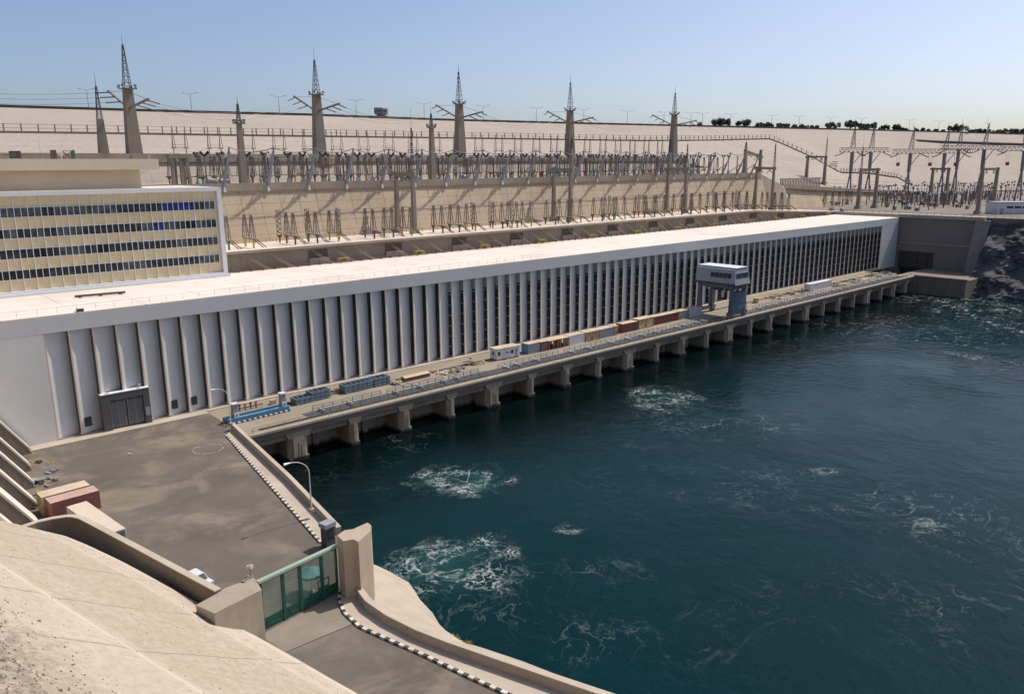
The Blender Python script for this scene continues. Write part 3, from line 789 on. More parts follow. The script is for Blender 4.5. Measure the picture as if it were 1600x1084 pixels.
# ribbed abutment wall at the far left of the plaza
ab = thing('ribbed_abutment', (0, 0, 0), 'steep ribbed concrete abutment at the left end of the plaza', 'abutment')
RB = [(23.5, 145.0, 2.9), (21.8, 136.6, 3.2), (20.6, 128.7, 3.2), (19.2, 120.5, 3.4), (18.0, 111.6, 5.4), (16.5, 103.2, 2.4)]
mb = MB()
for (x, y, t), (x2, y2, t2) in zip(RB, RB[1:]):
    mb.hexa([(x-1.8, y, 0), (x2-1.8, y2, 0), (x2-26, y2, 0), (x-26, y, 0)], [(x-1.9, y, .02), (x2-1.9, y2, .02), (x2-25.9, y2, 36), (x-25.9, y, 36)])
mb.build('wall_face', 'conc_grey', ab)
for x, y, t in RB:
    mb = MB()
    mb.hexa([(x, y-t/2, -.2), (x, y+t/2, -.2), (x-26, y+t/2, -.2), (x-26, y-t/2, -.2)], [(x-.25, y-t/2, .5), (x-.25, y+t/2, .5), (x-24, y+t/2, 37), (x-24, y-t/2, 37)])
    mb.build('rib', 'conc_dark', ab)  # darker concrete paints shade into the rib sides
    mb = MB(); mb.hexa([(x-.2, y-t/2-.05, .53), (x-.2, y+t/2+.05, .53), (x-24, y+t/2+.05, 37.03), (x-24, y-t/2-.05, 37.03)], [(x-.05, y-t/2-.05, .75), (x-.05, y+t/2+.05, .75), (x-23.8, y+t/2+.05, 37.4), (x-23.8, y-t/2-.05, 37.4)]); mb.build('rib_lit_top', 'terrace', ab)  # added pale slab paints sunlight onto the sloping rib top

# curved retaining wall between the bank and the plaza, ending in a block at the gate
ZTOP = 5.6
MT['walldark'] = surf('shaded_wall_face', (.21, .165, .125), .92, .22, .15, 1.5, streak=.45, streak_col=(.12, .095, .075))  # darkened colour paints shade onto the wall's bank-side face
wl = thing('curved_retaining_wall', (0, 0, 0), 'curved sand coloured retaining wall between bank and plaza, ending in a block', 'retaining wall')
tp = [pz(u, v, ZTOP) for u, v in ((30, 822), (55, 813), (82, 807), (106, 803.5), (118, 803.5), (130, 806), (142, 812), (165, 824), (230, 858), (290, 890), (345, 919))]
mb = MB(); mb.sweep([(p.x, p.y) for p in tp], [(0.02, -.5), (0.02, ZTOP-.12), (-.58, ZTOP-.12), (-.58, -.5)])
mb.build('wall_body', 'walldark', wl)
mb = MB(); mb.sweep([(p.x, p.y) for p in tp], [(.06, ZTOP-.117), (.06, ZTOP), (-.64, ZTOP), (-.64, ZTOP-.117)])
mb.build('coping', 'conc_light', wl)  # paler strip paints the sunlit top of the wall
cq = [pz(u, v, ZTOP) for u, v in ((306, 945), (335, 958), (409, 921), (397, 902), (352, 918), (339, 927))]
mb = MB(); mb.prism([(p.x, p.y) for p in cq], -.5, ZTOP+.02)
mb.build('end_block', 'conc', wl)

# ================================================================== TURBINE HALL
hall = thing('turbine_hall', (0, YF, 0), 'very long white turbine hall with a saw-tooth facade of fins and dark glass', 'power station')
X0, BAY, NB = 28.1, 3.75, 87
ZF = 18.85
mb = MB(); mb.box(8, 371.8, 1.75, YB-YF, -1, ZR-.35); mb.build('body', 'white', hall)
mb = MB(); mb.box(8, 372, .0, YB-YF+.3, ZR-.34, ZR); mb.build('roof', 'roof', hall)
mb = MB(); mb.box(8, 372, -.02, 1.74, ZF, ZR-.36); mb.build('fascia', 'fascia', hall)
mb = MB(); mb.box(8, X0-.02, 0, 1.74, -.5, ZF-.003); mb.build('end_wall', surf('end_wall_paint', (.62, .61, .585), .7, .07, .12, 1.2, streak=.12, streak_col=(.45, .42, .38)), hall)
mb = MB(); mb.box(X0+NB*BAY+.27, 372, 0, 1.74, -.5, ZF-.003); mb.build('end_wall', 'white', hall)
mb = MB(); mb.box(X0-.02, X0+NB*BAY+.27, .12, 1.74, -.5, .32); mb.build('plinth', 'conc_grey', hall)
pan = fin = win = None
mb = MB(); mb.hexa([(.26, .25, .33), (3.72, 1.40, .33), (3.72, 1.73, .33), (.26, 1.73, .33)], [(.26, .25, ZF-.003), (3.72, 1.40, ZF-.003), (3.72, 1.73, ZF-.003), (.26, 1.73, ZF-.003)])
pan = mb.build('wall_panel', 'white', hall)
mb = MB(); mb.box(0, .255, .02, 1.7, .33, ZF-.003); fin = mb.build('fin', 'fin', hall)
mb = MB(); mb.box(-.06, -.004, .10, 1.3, .6, ZF-.2); win = mb.build('window', 'slotglass', hall)
mb = MB()
mb.box(-.09, -.062, 1.22, 1.3, .6, ZF-.2)
for z in (2.9, 5.45, 8.0, 10.55, 13.1, 15.65): mb.box(-.14, -.062, .05, 1.3, z-.09, z+.09)
mb.box(-.10, -.062, .08, 1.3, 16.2, ZF-.21)
fr = mb.build('transom', 'cgrey', win)
for i in range(NB):
    x = X0+i*BAY
    if i == 0: pan.location.x = x; fin.location.x = x; win.location.x = x+BAY; fin.location.x = x+BAY; fr.parent = None
    else:
        a = dup(pan, (x, 0, 0), parent=hall); a = dup(fin, (x+BAY, 0, 0), parent=hall); a = dup(win, (x+BAY, 0, 0), parent=hall)
    if i >= 22:
        t = fr if i == 22 else fr.copy()
        if i > 22: col.objects.link(t)
        t.parent = a; t.location = (0, 0, 0)
# jamb of the first recess
mb = MB(); mb.box(X0-.02, X0+.24, .021, 1.7, .33, ZF-.003); mb.build('fin', 'fin', hall)
# louvres low in the panels
for u, v in ((137, 658), (272, 631), (302.5, 625)):
    p = py(u, v, YF+.75); mb = MB(); mb.box(-.55, .55, -.45, .4, -.8, .8)
    for k in range(6): mb.box(-.5, .5, -.5, -.45, -.72+k*.25, -.60+k*.25)
    o = mb.build('louvre', 'louver', hall); o.location = (p.x, p.y-YF, p.z)
# guard rail, back pipe and yellow frames on the roof
rl = thing('roof_railing', (0, YF+1.4, ZR), 'thin pale guard rail along the front edge of the white roof', 'railing')
mb = MB()
for i in range(46): mb.box(10+i*3., 10.045+i*3., 0, .045, 0, 1.0)
mb.build('posts', 'dusty', rl); mb = MB(); mb.bar((8, .025, 1), (147, .025, 1), .03); mb.bar((8, .025, .5), (147, .025, .5), .025); mb.build('rail', 'dusty', rl)
mb = MB(); mb.bar((72, 176.6, ZR+.55), (366, 176.6, ZR+.55), .16); mb.bar((72, 176.9, ZR+.3), (366, 176.9, ZR+.3), .12)
for i in range(98): mb.box(72+i*3, 72.12+i*3, 176.5, 177., ZR, ZR+.75)
tag(mb.build('roof_pipe', 'rust'), 'rusty pipe run on short supports along the back of the white roof', 'pipe')
for i in range(12):
    x = 101+i*23.6
    mb = MB(); W_ = 2.6
    for a, b_ in (((0, 0, 0), (0, 0, 1.3)), ((W_, 0, 0), (W_, 0, 1.3)), ((0, 0, 1.3), (W_, 0, 1.3)), ((0, 1, 0), (0, 1, 1.3)), ((W_, 1, 0), (W_, 1, 1.3)), ((0, 1, 1.3), (W_, 1, 1.3)), ((0, 0, 1.3), (0, 1, 1.3)), ((W_, 0, 1.3), (W_, 1, 1.3))): mb.bar(a, b_, .14)
    if i == 0: yf = mb.build('guard_barrier', 'yellow', loc=(x, 175.4, ZR))
    else: yf = dup(yf, (x, 175.4, ZR))
    tag(yf, 'low yellow guard frame at the back of the white roof, %s from the office block' % ordw(i+1), 'guard frame', 'yellow frames on the roof')
a, b_ = pz(117, 466, ZR), pz(196, 459, ZR)
mb = MB(); mb.bar(a+Vector((0, 0, .35)), b_+Vector((0, 0, .35)), .38); 
for f in (.1, .5, .9): p = a.lerp(b_, f); mb.box(p.x-.2, p.x+.2, p.y-.4, p.y+.4, ZR, ZR+.2)
tag(mb.build('roof_beam', 'rust'), 'long brown beam lying on the white roof below the office windows', 'beam')
p = pz(130, 489, ZR); p.y = YF+.55; mb = MB(); mb.box(p.x-.5, p.x+.5, p.y-.35, p.y+.35, ZR, ZR+.35); mb.box(p.x-.6, p.x+.6, p.y-.45, p.y+.45, ZR+.35, ZR+.45)
tag(mb.build('roof_hatch', 'steel_dk'), 'small dark hatch box at the front edge of the white roof', 'hatch')

# dark service gate in the facade
g = thing('service_gate', (0, 0, 0), 'dark framed service gate with grey slatted doors at the foot of the white facade', 'gate')
A = py(167, 673, YF-.9); B = py(238, 655.5, YF-.9); Tz = py(229, 605.5, YF-.9).z
xa, xb = A.x-.3, B.x
mb = MB(); mb.box(xa, xa+1.35, YF-.9, YF+.6, 0, Tz); mb.box(xb-1.1, xb, YF-.9, YF+.6, 0, Tz); mb.box(xa+1.36, xb-1.11, YF-.9, YF+.6, Tz-1.2, Tz)
mb.build('frame', 'gatedark', g)
mb = MB(); mb.box(xa-.06, xb+.06, YF-.96, YF+.6, Tz+.003, Tz+.10); mb.build('canopy', 'wtrim', g)
xm = (xa+xb)/2+.1
for x0, x1 in ((xa+1.38, xm-.05), (xm+.05, xb-1.13)):
    mb = MB(); mb.box(x0, x1, YF-.25, YF-.05, .1, Tz-1.22); d = mb.build('door_leaf', 'gatedark', g)
    mb = MB()
    for k in range(13): z = .6+k*(Tz-2.2)/13; mb.box(x0+.15, x1-.15, YF-.37, YF-.25, z, z+.17)
    for x in (x0+.1, (x0+x1)/2-.06, x1-.24): mb.box(x, x+.13, YF-.40, YF-.37, .45, Tz-1.4)
    mb.build('slats', 'slatgrey', d)
mb = MB(); mb.box(xb-.95, xb-.2, YF-.96, YF-.903, 1.6, 3.2); mb.build('notice', 'cgrey', g)
for x in (xa+1.4, xb-1.4):
    mb = MB(); mb.cone((x, YF-.4, Tz+.18), (x, YF-.4, Tz+.5), .08, .08, 8); mb.cone((x-.1, YF-.75, Tz+.55), (x+.05, YF-.2, Tz+.62), .28, .2, 10)
    mb.build('lamp', 'light_y', g)

# ================================================================== OFFICE BLOCK
YO = 173.4
ofc = thing('office_block', (0, YO, ZR), 'cream office block with white grid frame and four rows of dark windows', 'office building')
xr = 71.1
H_ = 41.3-ZR
mb = MB(); mb.box(5, xr-.95, .35, 22, 0, H_-.3); mb.build('wall', 'cream', ofc)
mb = MB(); mb.box(xr-.94, xr, -.25, 22.1, 0, H_+.1); mb.box(5, xr-.945, -.25, 22, H_-.65, H_+.1); mb.box(5, xr-.945, -.25, .34, 0, 1.0); mb.box(5, xr+.3, -.7, -.255, -.02, .55)
mb.build('surround', 'wtrim', ofc)
mb = MB(); mb.box(5, xr-.96, .0, 22.05, H_+.105, H_+.2); mb.build('roof', 'terrace', ofc)
BW = 2.25; nb = 28
xs0 = xr-.95-.55
mb = MB()
for i in range(nb+1):
    x = xs0-i*BW; mb.box(x-.06, x+.06, .18, .349, 1.0, H_-.66)
mb.build('mullion', 'wtrim', ofc)
rows_ = [(36.75, 38.5), (32.8, 34.6), (28.97, 30.72), (25.05, 26.82)]
wproto = {}
random.seed(21)
for r_, (z0, z1) in enumerate(rows_):
    for i in range(24):
        x1 = xs0-i*BW
        t = random.random()
        m_ = 'glass_k' if t > .93 else ('glass_g' if (t < .26 or (r_ == 0 and 9 <= i <= 17 and t < .75)) else 'glass')
        if r_ == 0 and 1 <= i <= 4: m_ = 'glass_b' if i in (2, 3, 4) else m_
        if r_ == 1 and i in (5,): m_ = 'glass_b'
        if r_ == 0 and i == 1: m_ = 'glass'
        if m_ not in wproto:
            mb = MB(); mb.box(-BW+.06, -.06, .26, .36, 0, 1.78); wproto[m_] = mb.build('window', m_, ofc)
            o = wproto[m_]
            mb = MB(); mb.box(-BW/2-.05, -BW/2+.05, .17, .259, -.35, 2.1); mb.box(-BW+.06, -.06, .2, .259, 1.72, 1.82); mb.box(-BW+.06, -.06, .2, .259, -.06, .02); mb.build('window_frame', 'wtrim', o)
            remember(o)
        else: o = dup(wproto[m_], parent=ofc)
        o.location = (x1, 0, z0-ZR)
# penthouse
yp = 4.2
pr = py(222, 298, YO+yp).x
pr2 = py(248, 256, YO+yp-2.4)
zt1, zt0 = py(248, 248.5, YO+yp-2.4).z-ZR, py(248, 265, YO+yp-2.4).z-ZR
mb = MB(); mb.box(5, pr, yp, 17, H_+.2, zt0); ph = mb.build('penthouse', 'creamwall', ofc)
mb = MB(); mb.box(5, pr2.x, yp-2.4, 19, zt0+.003, zt1); mb.build('roof', 'creamwall', ph)
# things standing about on the office roof
ZP = ZR+zt1
def on_roof(u, dy=1.5):
    return Vector((ratio(u, 245)*(YO+yp+dy), YO+yp+dy, ZP))
p = on_roof(24); t = thing('condenser_unit', p, 'cluster of dark fans and pipes on the office roof near the left picture edge', 'air conditioner')
mb = MB(); mb.box(-.9, .9, -.6, .6, .1, 1.5); mb.build('case', 'steel_dk', t); mb = MB(); mb.cone((-.4, -.61, .85), (-.4, -.75, .85), .5, .5, 12); mb.build('fan', 'green', t); mb = MB(); mb.bar((-2.2, 0, .8), (2.4, 0, .8), .1); mb.cone((.6, -.65, 1.), (.6, -.8, 1.), .3, .3, 10); mb.build('pipe', 'red', t)
p = on_roof(84); t = thing('roof_cabinet', p, 'brown upright cabinet on the office roof', 'cabinet')
mb = MB(); mb.box(-.5, .5, -.35, .35, 0, 1.75); mb.build('case', 'umber', t); mb = MB(); mb.box(.1, .45, -.42, -.353, .3, 1.6); mb.build('door', 'rust', t)
p = on_roof(107); t = thing('roof_trestle', p, 'low dark cross-braced trestle on the office roof beside the small pylon', 'trestle')
mb = MB()
for x in (-.9, .6): mb.bar((x, 0, 0), (x, 0, 1.6), .12)
mb.bar((-.9, 0, 0), (.6, 0, 1.5), .1); mb.bar((-.9, 0, 1.5), (.6, 0, 0), .1); mb.bar((-.9, 0, 1.55), (.6, 0, 1.55), .1); mb.build('brace', 'steel_dk', t)
mb = MB(); mb.box(.75, 1.2, -.2, .3, 0, 1.75); mb.build('post', 'green', t)
p = on_roof(96); mb = MB(); mb.cone((0, 0, 0), (0, 0, .8), .08, .08, 8); mb.cone((-.15, -.3, .95), (.1, .25, 1.2), .5, .25, 12); mb.cone((0, 0, .78), (0, 0, 1.), .2, .2, 8)
tag(mb.build('roof_floodlight', 'light_y', loc=p), 'small white dish floodlight on the office roof between cabinet and trestle', 'floodlight')
p = on_roof(64); mb = MB(); mb.cone((0, 0, 0), (0, 0, .5), .22, .1, 8); mb.cone((0, 0, .5), (0, 0, 4.6), .025, .015, 6)
tag(mb.build('whip_antenna', 'steel', loc=p), 'thin whip antenna standing on the office roof', 'antenna')

# ================================================================== PLAZA THINGS
# parapet towards the water with cap, pavement and striped kerb
pp = [(53.1, 134.1)]+par1[1:]
pp[0] = (pz(361, 671, 0).x, pz(361, 671, 0).y)
pw = thing('plaza_parapet', (0, 0, 0), 'straight low concrete parapet between the plaza and the water', 'parapet')
mb = MB(); mb.sweep(pp, [(0, -.2), (0, 1.15), (.55, 1.15), (.55, -12), (.1, -12)]); mb.build('wall', 'conc', pw)
# put the parapet on the water side of its foot line
mb = MB(); mb.sweep(pp, [(-.02, 1.153), (-.02, 1.25), (.6, 1.25), (.6, 1.153)]); mb.build('cap', 'conc_light', pw)
def offset(path, d):
    out = []
    for i, P in enumerate(path):
        a = Vector(path[max(i-1, 0)]); b_ = Vector(path[min(i+1, len(path)-1)]); t = (b_-a).normalized(); n = Vector((-t.y, t.x)); out.append((P[0]+n.x*d, P[1]+n.y*d))
    return out
def arc(path, step):
    """points every step metres along a plan path"""
    out = []; acc = 0
    for a, b_ in zip(path, path[1:]):
        a = Vector(a); b_ = Vector(b_); L_ = (b_-a).length
        while acc <= L_: out.append(tuple(a.lerp(b_, acc/L_))); acc += step
        acc -= L_
    return out
kb1 = [pz(u, v, 0) for u, v in ((354, 681), (430, 768), (503, 850))]; kb1 = [(p.x, p.y) for p in kb1]
def striped(path, name, label, group=None):
    """one continuous kerb, its stripes painted block by block"""
    pts = arc(path, .62); mb = MB(); mats = ['kerb_w', 'kerb_b']
    rings = []
    for i, P in enumerate(pts):
        q, r_ = Vector(pts[max(i-1, 0)]), Vector(pts[min(i+1, len(pts)-1)]); d = (r_-q).normalized(); n = Vector((-d.y, d.x))*.17; P = Vector(P)
        rings.append([(P.x-n.x, P.y-n.y, -.1), (P.x+n.x, P.y+n.y, -.1), (P.x+n.x, P.y+n.y, .22), (P.x-n.x, P.y-n.y, .22)])
    mb.v = [v for r_ in rings for v in r_]
    for i in range(len(rings)-1):
        for j in range(4): mb.f.append((i*4+j, i*4+(j+1) % 4, i*4+4+(j+1) % 4, i*4+4+j)); mb.mi.append(i % 2)
    e = (len(rings)-1)*4
    mb.f += [(3, 2, 1, 0), (e, e+1, e+2, e+3)]; mb.mi += [0, 0]
    return tag(mb.build(name, mats), label, 'kerb', group, 'thing')
striped(kb1, 'striped_kerb', 'straight black and white kerb along the plaza parapet')
mb = MB(); mb.prism([kb1[0], kb1[1], kb1[2], pp[2], pp[1], pp[0]], -.1, .15); struct(mb.build('pavement', 'conc_light'))

def lamp(loc, rz, hgt, arm, label):
    t = thing('street_lamp', loc, label, 'street lamp', 'curved street lamps on the plaza parapet', rz)
    mb = MB(); mb.cone((0, 0, 0), (0, 0, hgt*.72), .10, .07, 8)
    pts = [(0, 0, hgt*.72)]
    for k in range(1, 9):
        th = k/8*math.pi/2; pts.append((-arm*(1-math.cos(th)), 0, hgt*.72+hgt*.28*math.sin(th)))
    mb.tube(pts, .055, 6); mb.build('pole', 'light_y', t)
    mb = MB(); e = pts[-1]; mb.cone((e[0]+.1, 0, e[2]), (e[0]-.75, 0, e[2]-.03), .09, .2, 10); mb.build('lamp_head', 'light_y', t)
    mb = MB(); mb.box(-.3, .3, -.3, .3, -.1, .25); mb.build('base', 'conc', t)
    return t
q = pz(487, 797, 1.25); top = py(452, 724, q.y)
lamp((q.x, q.y, 1.25), 0, top.z-1.2, q.x-top.x, 'curved street lamp standing on the middle of the plaza parapet beside the water')
q = pz(362, 664, 1.25); top = py(337, 609, q.y)
lamp((q.x+.1, q.y+.6, 1.25), 0, top.z-1.3, q.x-top.x, 'curved street lamp at the corner of the plaza parapet and the river deck')

# gate across the road
GA = pz(412, 985, 0); GB = pz(529, 924, 0)
gdir = (GB-GA).normalized(); gl = (GB-GA).length; grz = math.atan2(gdir.y, gdir.x)
GH = py(408, 905, GA.y).z
gt = thing('sliding_gate', GA, 'green steel mesh sliding gate closing the road', 'gate', rz=grz)
for x0, x1 in ((.18, gl*.255), (gl*.30, gl*.475), (gl*.52, gl*.765), (gl*.81, gl-.2)):
    mb = MB()
    mb.box(x0, x1, -.06, .06, .1, .22); mb.box(x0, x1, -.06, .06, 1.15, 1.3); mb.box(x0, x0+.1, -.06, .06, .22, 1.15); mb.box(x1-.1, x1, -.06, .06, .22, 1.15)
    mb.box(x0+.1, x1-.1, -.02, .02, .22, 1.15)
    mb.box(x0+.3, x1-.3, -.07, -.0, .42, .5); mb.box(x0+.3, x1-.3, -.07, -.0, .92, 1.0); mb.box(x0+.3, x0+.38, -.07, -.0, .5, .92); mb.box(x1-.38, x1-.3, -.07, -.0, .5, .92)
    mb.build('kick_panel', 'gategreen', gt)
mb = MB(); mb.box(0, gl, -.07, .07, GH-.47, GH-.285); mb.build('header', 'gategreen', gt)
for x in (.0, gl*.255, gl*.475, gl*.765, gl-.2):
    mb = MB(); wd = .42 if .1 < x/gl < .9 else .2; mb.box(x, x+wd*.85, -.12, .12, 0, GH-.28); mb.build('post', 'gategreen', gt)
mb = MB(); mb.box(-.25, gl+.05, -.26, .26, GH-.27, GH); mb.build('top_rail', 'gatetop', gt)
for f in (.13, .3, .5, .68):
    pass
mb = MB()
sp_ = .125
nx_ = int(gl/sp_)
for i in range(nx_):
    x = .1+i*sp_; mb.box(x, x+.022, -.012, .012, 1.3, GH-.45)
z = 1.4
while z < GH-.5: mb.box(.1, gl-.1, -.011, .011, z, z+.022); z += sp_
mb.build('mesh_panel', plain('mesh_green', (.10, .20, .155), .5), gt)

# gate pier on the water side
pr_ = [pz(u, v, 0) for u, v in ((540, 921), (553, 930), (583, 908))]
gp = thing('gate_pier', (0, 0, 0), 'tall tapering concrete gate pier standing at the water side of the green gate', 'gate pier')
ZPp = 6.9
T_ = [pz(u, v, ZPp) for u, v in ((527, 836), (536, 845), (552, 842), (560, 846), (579, 829), (580, 820), (574, 816), (552, 826), (538, 828))]
mb = MB()
poly = [(p.x, p.y) for p in T_]
cxp = sum(p[0] for p in poly)/len(poly); cyp = sum(p[1] for p in poly)/len(poly)
n = len(poly); grow = 1.06
vs = [(cxp+(x-cxp)*grow, cyp+(y-cyp)*grow, -8) for x, y in poly]+[(x, y, ZPp) for x, y in poly]
mb.add(vs, [tuple(range(n-1, -1, -1)), tuple(range(n, 2*n))]+[(i, (i+1) % n, n+(i+1) % n, n+i) for i in range(n)])
mb.build('shaft', surf('pier_concrete', (.42, .335, .25), .9, .12, .2, 2., streak=.25), gp)
# booth just inside the gate
q = pz(510, 853, 0); q = Vector((q.x+.2, q.y-.2, 0)); bt = thing('gate_booth', q, 'narrow dark guard booth with flat grey roof squeezed beside the gate pier', 'guard booth', rz=grz)
mb = MB(); mb.box(-.65, .65, -.55, .55, 0, 2.7); mb.build('wall', 'steel_dk', bt); mb = MB(); mb.box(-.8, .8, -.7, .7, 2.71, 3.25); mb.build('roof', 'cgrey', bt)
mb = MB(); mb.box(-.4, .4, -.6, -.553, 1.2, 2.3); mb.build('window', 'glass', bt)
# teal parasol with guard hut seen through the mesh
q = pz(505, 905, 0); q = GA+gdir*gl*.80+Vector((-gdir.y, gdir.x, 0))*2.2
um = thing('parasol', q, 'teal parasol standing behind the green gate mesh', 'parasol')
mb = MB(); n = 8; vs = [(0, 0, 3.1)]+[(1.5*math.cos(2*math.pi*i/n), 1.5*math.sin(2*math.pi*i/n), 2.45) for i in range(n)]+[(1.5*math.cos(2*math.pi*i/n), 1.5*math.sin(2*math.pi*i/n), 2.2) for i in range(n)]
mb.add(vs, [(0, i+1, (i+1) % n+1) for i in range(n)]+[(i+1, n+i+1, n+(i+1) % n+1, (i+1) % n+1) for i in range(n)]); mb.build('canopy', 'teal', um)
mb = MB(); mb.cone((0, 0, 0), (0, 0, 3.05), .04, .04, 6); mb.build('pole', 'steel', um)
mb = MB(); mb.cone((0, 0, 0), (0, 0, .25), .4, .3, 10); mb.build('base', 'conc_grey', um)
q = GA+gdir*gl*.86+Vector((-gdir.y, gdir.x, 0))*.8
hb = thing('sentry_barrier', q, 'small dark green barrier frame below the teal parasol', 'barrier', rz=grz)
mb = MB(); mb.bar((-.7, 0, 0), (-.7, 0, 1.9), .1); mb.bar((.7, 0, 0), (.7, 0, 1.9), .1); mb.bar((-.7, 0, 1.85), (.7, 0, 1.85), .1); mb.bar((-.7, 0, 1.), (.7, 0, 1.), .1); mb.build('frame', 'gategreen', hb)
mb = MB(); mb.box(-.65, .65, -.02, .02, .2, 1.0); mb.build('panel', 'gategreen', hb)
q = GA+gdir*gl*.60+Vector((-gdir.y, gdir.x, 0))*1.2
mb = MB(); random.seed(8)
for i in range(120):
    a = random.random()*6.28; r_ = random.random()**.5*.75; h = .2+random.random()*.9*(1-r_); c = Vector((r_*math.cos(a), r_*math.sin(a), h)); d = Vector((random.gauss(0, 1), random.gauss(0, 1), random.gauss(0, .6))).normalized()*.2; e = d.cross(Vector((.3, .2, 1))).normalized()*.09
    mb.add([c-d, c+e, c+d, c-e], [(0, 1, 2, 3)])
tag(mb.build('shrub', 'leaf', loc=q), 'small green shrub behind the middle panel of the green gate', 'shrub')
# floodlight on the wall block left of the gate
q = pz(392, 901, ZTOP); fl = thing('floodlight', q, 'white floodlight on a short stand on top of the wall block beside the gate', 'floodlight')
mb = MB(); mb.cone((0, 0, 0), (0, 0, 1.0), .05, .05, 6); mb.box(-.25, .25, -.25, .25, 0, .06); mb.build('stand', 'steel', fl)
mb = MB(); mb.cone((.12, -.22, 1.18), (-.05, .1, 1.22), .27, .14, 12); mb.cone((-.25, .05, 1.1), (-.1, .3, 1.15), .2, .1, 10); mb.build('lamp_head', 'light_y', fl)
q = pz(385, 905, ZTOP); mb = MB(); mb.cbox((0, 0, .08), 1.3, .35, .14, .6)
tag(mb.build('plank', 'conc_dark', loc=q), 'short dark plank lying on the wall block beside the floodlight', 'plank')

# road outside: kerb, pavement, parapet, bank
striped(kerb_in, 'striped_kerb', 'curved black and white kerb along the road outside the green gate')
mb = MB(); mb.prism(kerb_in+list(reversed(road_in)), -.1, .15); struct(mb.build('pavement', 'conc_light'))
rp = thing('road_parapet', (0, 0, 0), 'curved low concrete parapet on the water side of the road outside the gate', 'parapet')
mb = MB(); mb.sweep(road_in, [(0, -.2), (0, 1.15), (.62, 1.15), (.62, -2.6), (.1, -2.6)]); mb.build('wall', 'conc', rp)
mb = MB(); mb.sweep(road_in, [(-.02, 1.153), (-.02, 1.26), (.68, 1.26), (.68, 1.153)]); mb.build('cap', 'conc_light', rp)
mb = MB(); q1, q2 = pz(362, 862+120-2, .004), pz(548, 972, .004)
# joint between the concrete apron at the gate and the asphalt
a1, a2, a3, a4 = pz(447, 1018, .004), pz(557, 972, .004), pz(536, 950, .004), pz(529, 925, .004)
mb.add([GA+Vector((-.6, -.6, .004)), a1, a2, a3, a4], [(0, 1, 2, 3, 4)])
struct(mb.build('gate_apron', surf('apron_concrete', (.25, .215, .17), .92, .15, .3, 2., stain=(.17, .145, .12), stain_amt=.5, stain_scale=.2)))
mb = MB(); mb.bar(a1+Vector((0, 0, .003)), a2+Vector((0, 0, .003)), .14, .004); struct(mb.build('apron_joint', 'steel_dk'))
# pale bank below the road parapet
ins = offset(road_in, .5)[:n_seen]
sh = [pz(u, v, -7.2) for u, v in ((588, 880), (615, 893), (640, 908), (658, 932), (676, 957), (694, 984), (712, 1000), (735, 1008), (800, 1030), (900, 1070))]
mb = MB(); vs = []
for k in range(len(ins)):
    a = Vector((ins[k][0], ins[k][1], -1.2)); b_ = sh[k]
    for j in range(9):
        f = j/8; p = a.lerp(b_, f); p.z = -1.2+(-6.2)*(f**1.8); nn = mnoise.noise(p*.6)*.35*min(1, 4*f); vs.append((p.x+nn, p.y+nn, p.z+nn*.5))
mb.add(vs, [(i*9+j, i*9+j+1, (i+1)*9+j+1, (i+1)*9+j) for i in range(len(ins)-1) for j in range(8)])
bb = mb.build('river_bank', surf('pale_bank', (.44, .37, .29), .95, .15, .2, 1.5, bmp=.3, stain=(.33, .27, .2), stain_amt=.45, stain_scale=.15)); struct(bb)
def bush(u, v, z, n, rx, rz_, mat, label, name='bush'):
    c = pz(u, v, z); t = thing(name, c, label, 'bush')
    mb = MB()
    for i in range(n):
        a = random.random()*6.28; r_ = random.random()**.6*rx; h = random.random()*rz_*(1-.6*r_/rx); q = Vector((r_*math.cos(a), r_*math.sin(a), h))
        d = Vector((random.gauss(0, .5), random.gauss(0, .5), abs(random.gauss(0, .8)))).normalized()*random.uniform(.14, .3); e = d.cross(Vector((random.gauss(0, 1), random.gauss(0, 1), .2))).normalized()*.05
        mb.add([q-d, q+e, q+d, q-e], [(0, 1, 2, 3)])
    mb.build('foliage', mat, t)
    mb = MB()
    for i in range(7): a = i*.9; mb.cone((0, 0, -.1), (rx*.5*math.cos(a), rx*.5*math.sin(a), rz_*.6), .03, .01, 5)
    mb.build('stem', 'bark', t)
random.seed(31)
bush(632, 966, -3.2, 420, .75, .95, 'leaf3', 'dry yellowish bush on the pale bank just below the road parapet')
bush(708, 1001, -5.2, 300, .8, .6, 'leaf3', 'low scrubby bush at the water edge below the road parapet')
bush(728, 1010, -4.6, 260, .9, .5, 'leaf3', 'flat dark scrub at the water edge, further down the bank')

# containers by the wall
def container(loc, L_, W_, H_c, rz, body, roofm, label, group=None, doors=True, door_mat=None):
    t = thing('shipping_container', loc, label, 'container', group, rz)
    mb = MB(); mb.box(-L_/2+.03, L_/2-.03, -W_/2+.06, W_/2-.06, .1, H_c-.06)
    n = int(L_/.3)
    for i in range(n):
        x = -L_/2+.1+i*(L_-.2)/n; mb.box(x, x+.14, -W_/2+.02, W_/2-.02, .15, H_c-.12)
    mb.box(-L_/2, L_/2, -W_/2, W_/2, .02, .14)
    for sx in (-1, 1):
        for sy in (-1, 1): mb.cbox((sx*(L_/2-.07), sy*(W_/2-.07), H_c/2), .15, .15, H_c-.05)
    mb.build('body', body, t)
    mb = MB(); mb.box(-L_/2, L_/2, -W_/2, W_/2, H_c-.055, H_c); mb.build('roof', roofm, t)
    if doors:
        for s in (-1, 1):
            mb = MB(); mb.box(L_/2-.02, L_/2+.03, min(s*.03, s*(W_/2-.1)), max(s*.03, s*(W_/2-.1)), .16, H_c-.14)
            for y in (.35, .8): mb.box(L_/2+.031, L_/2+.07, s*y-.03, s*y+.03, .2, H_c-.2)
            mb.build('door', door_mat or body, t)
    return t
q = [pz(u, v, 2.6) for u, v in ((76, 787), (157, 765))]
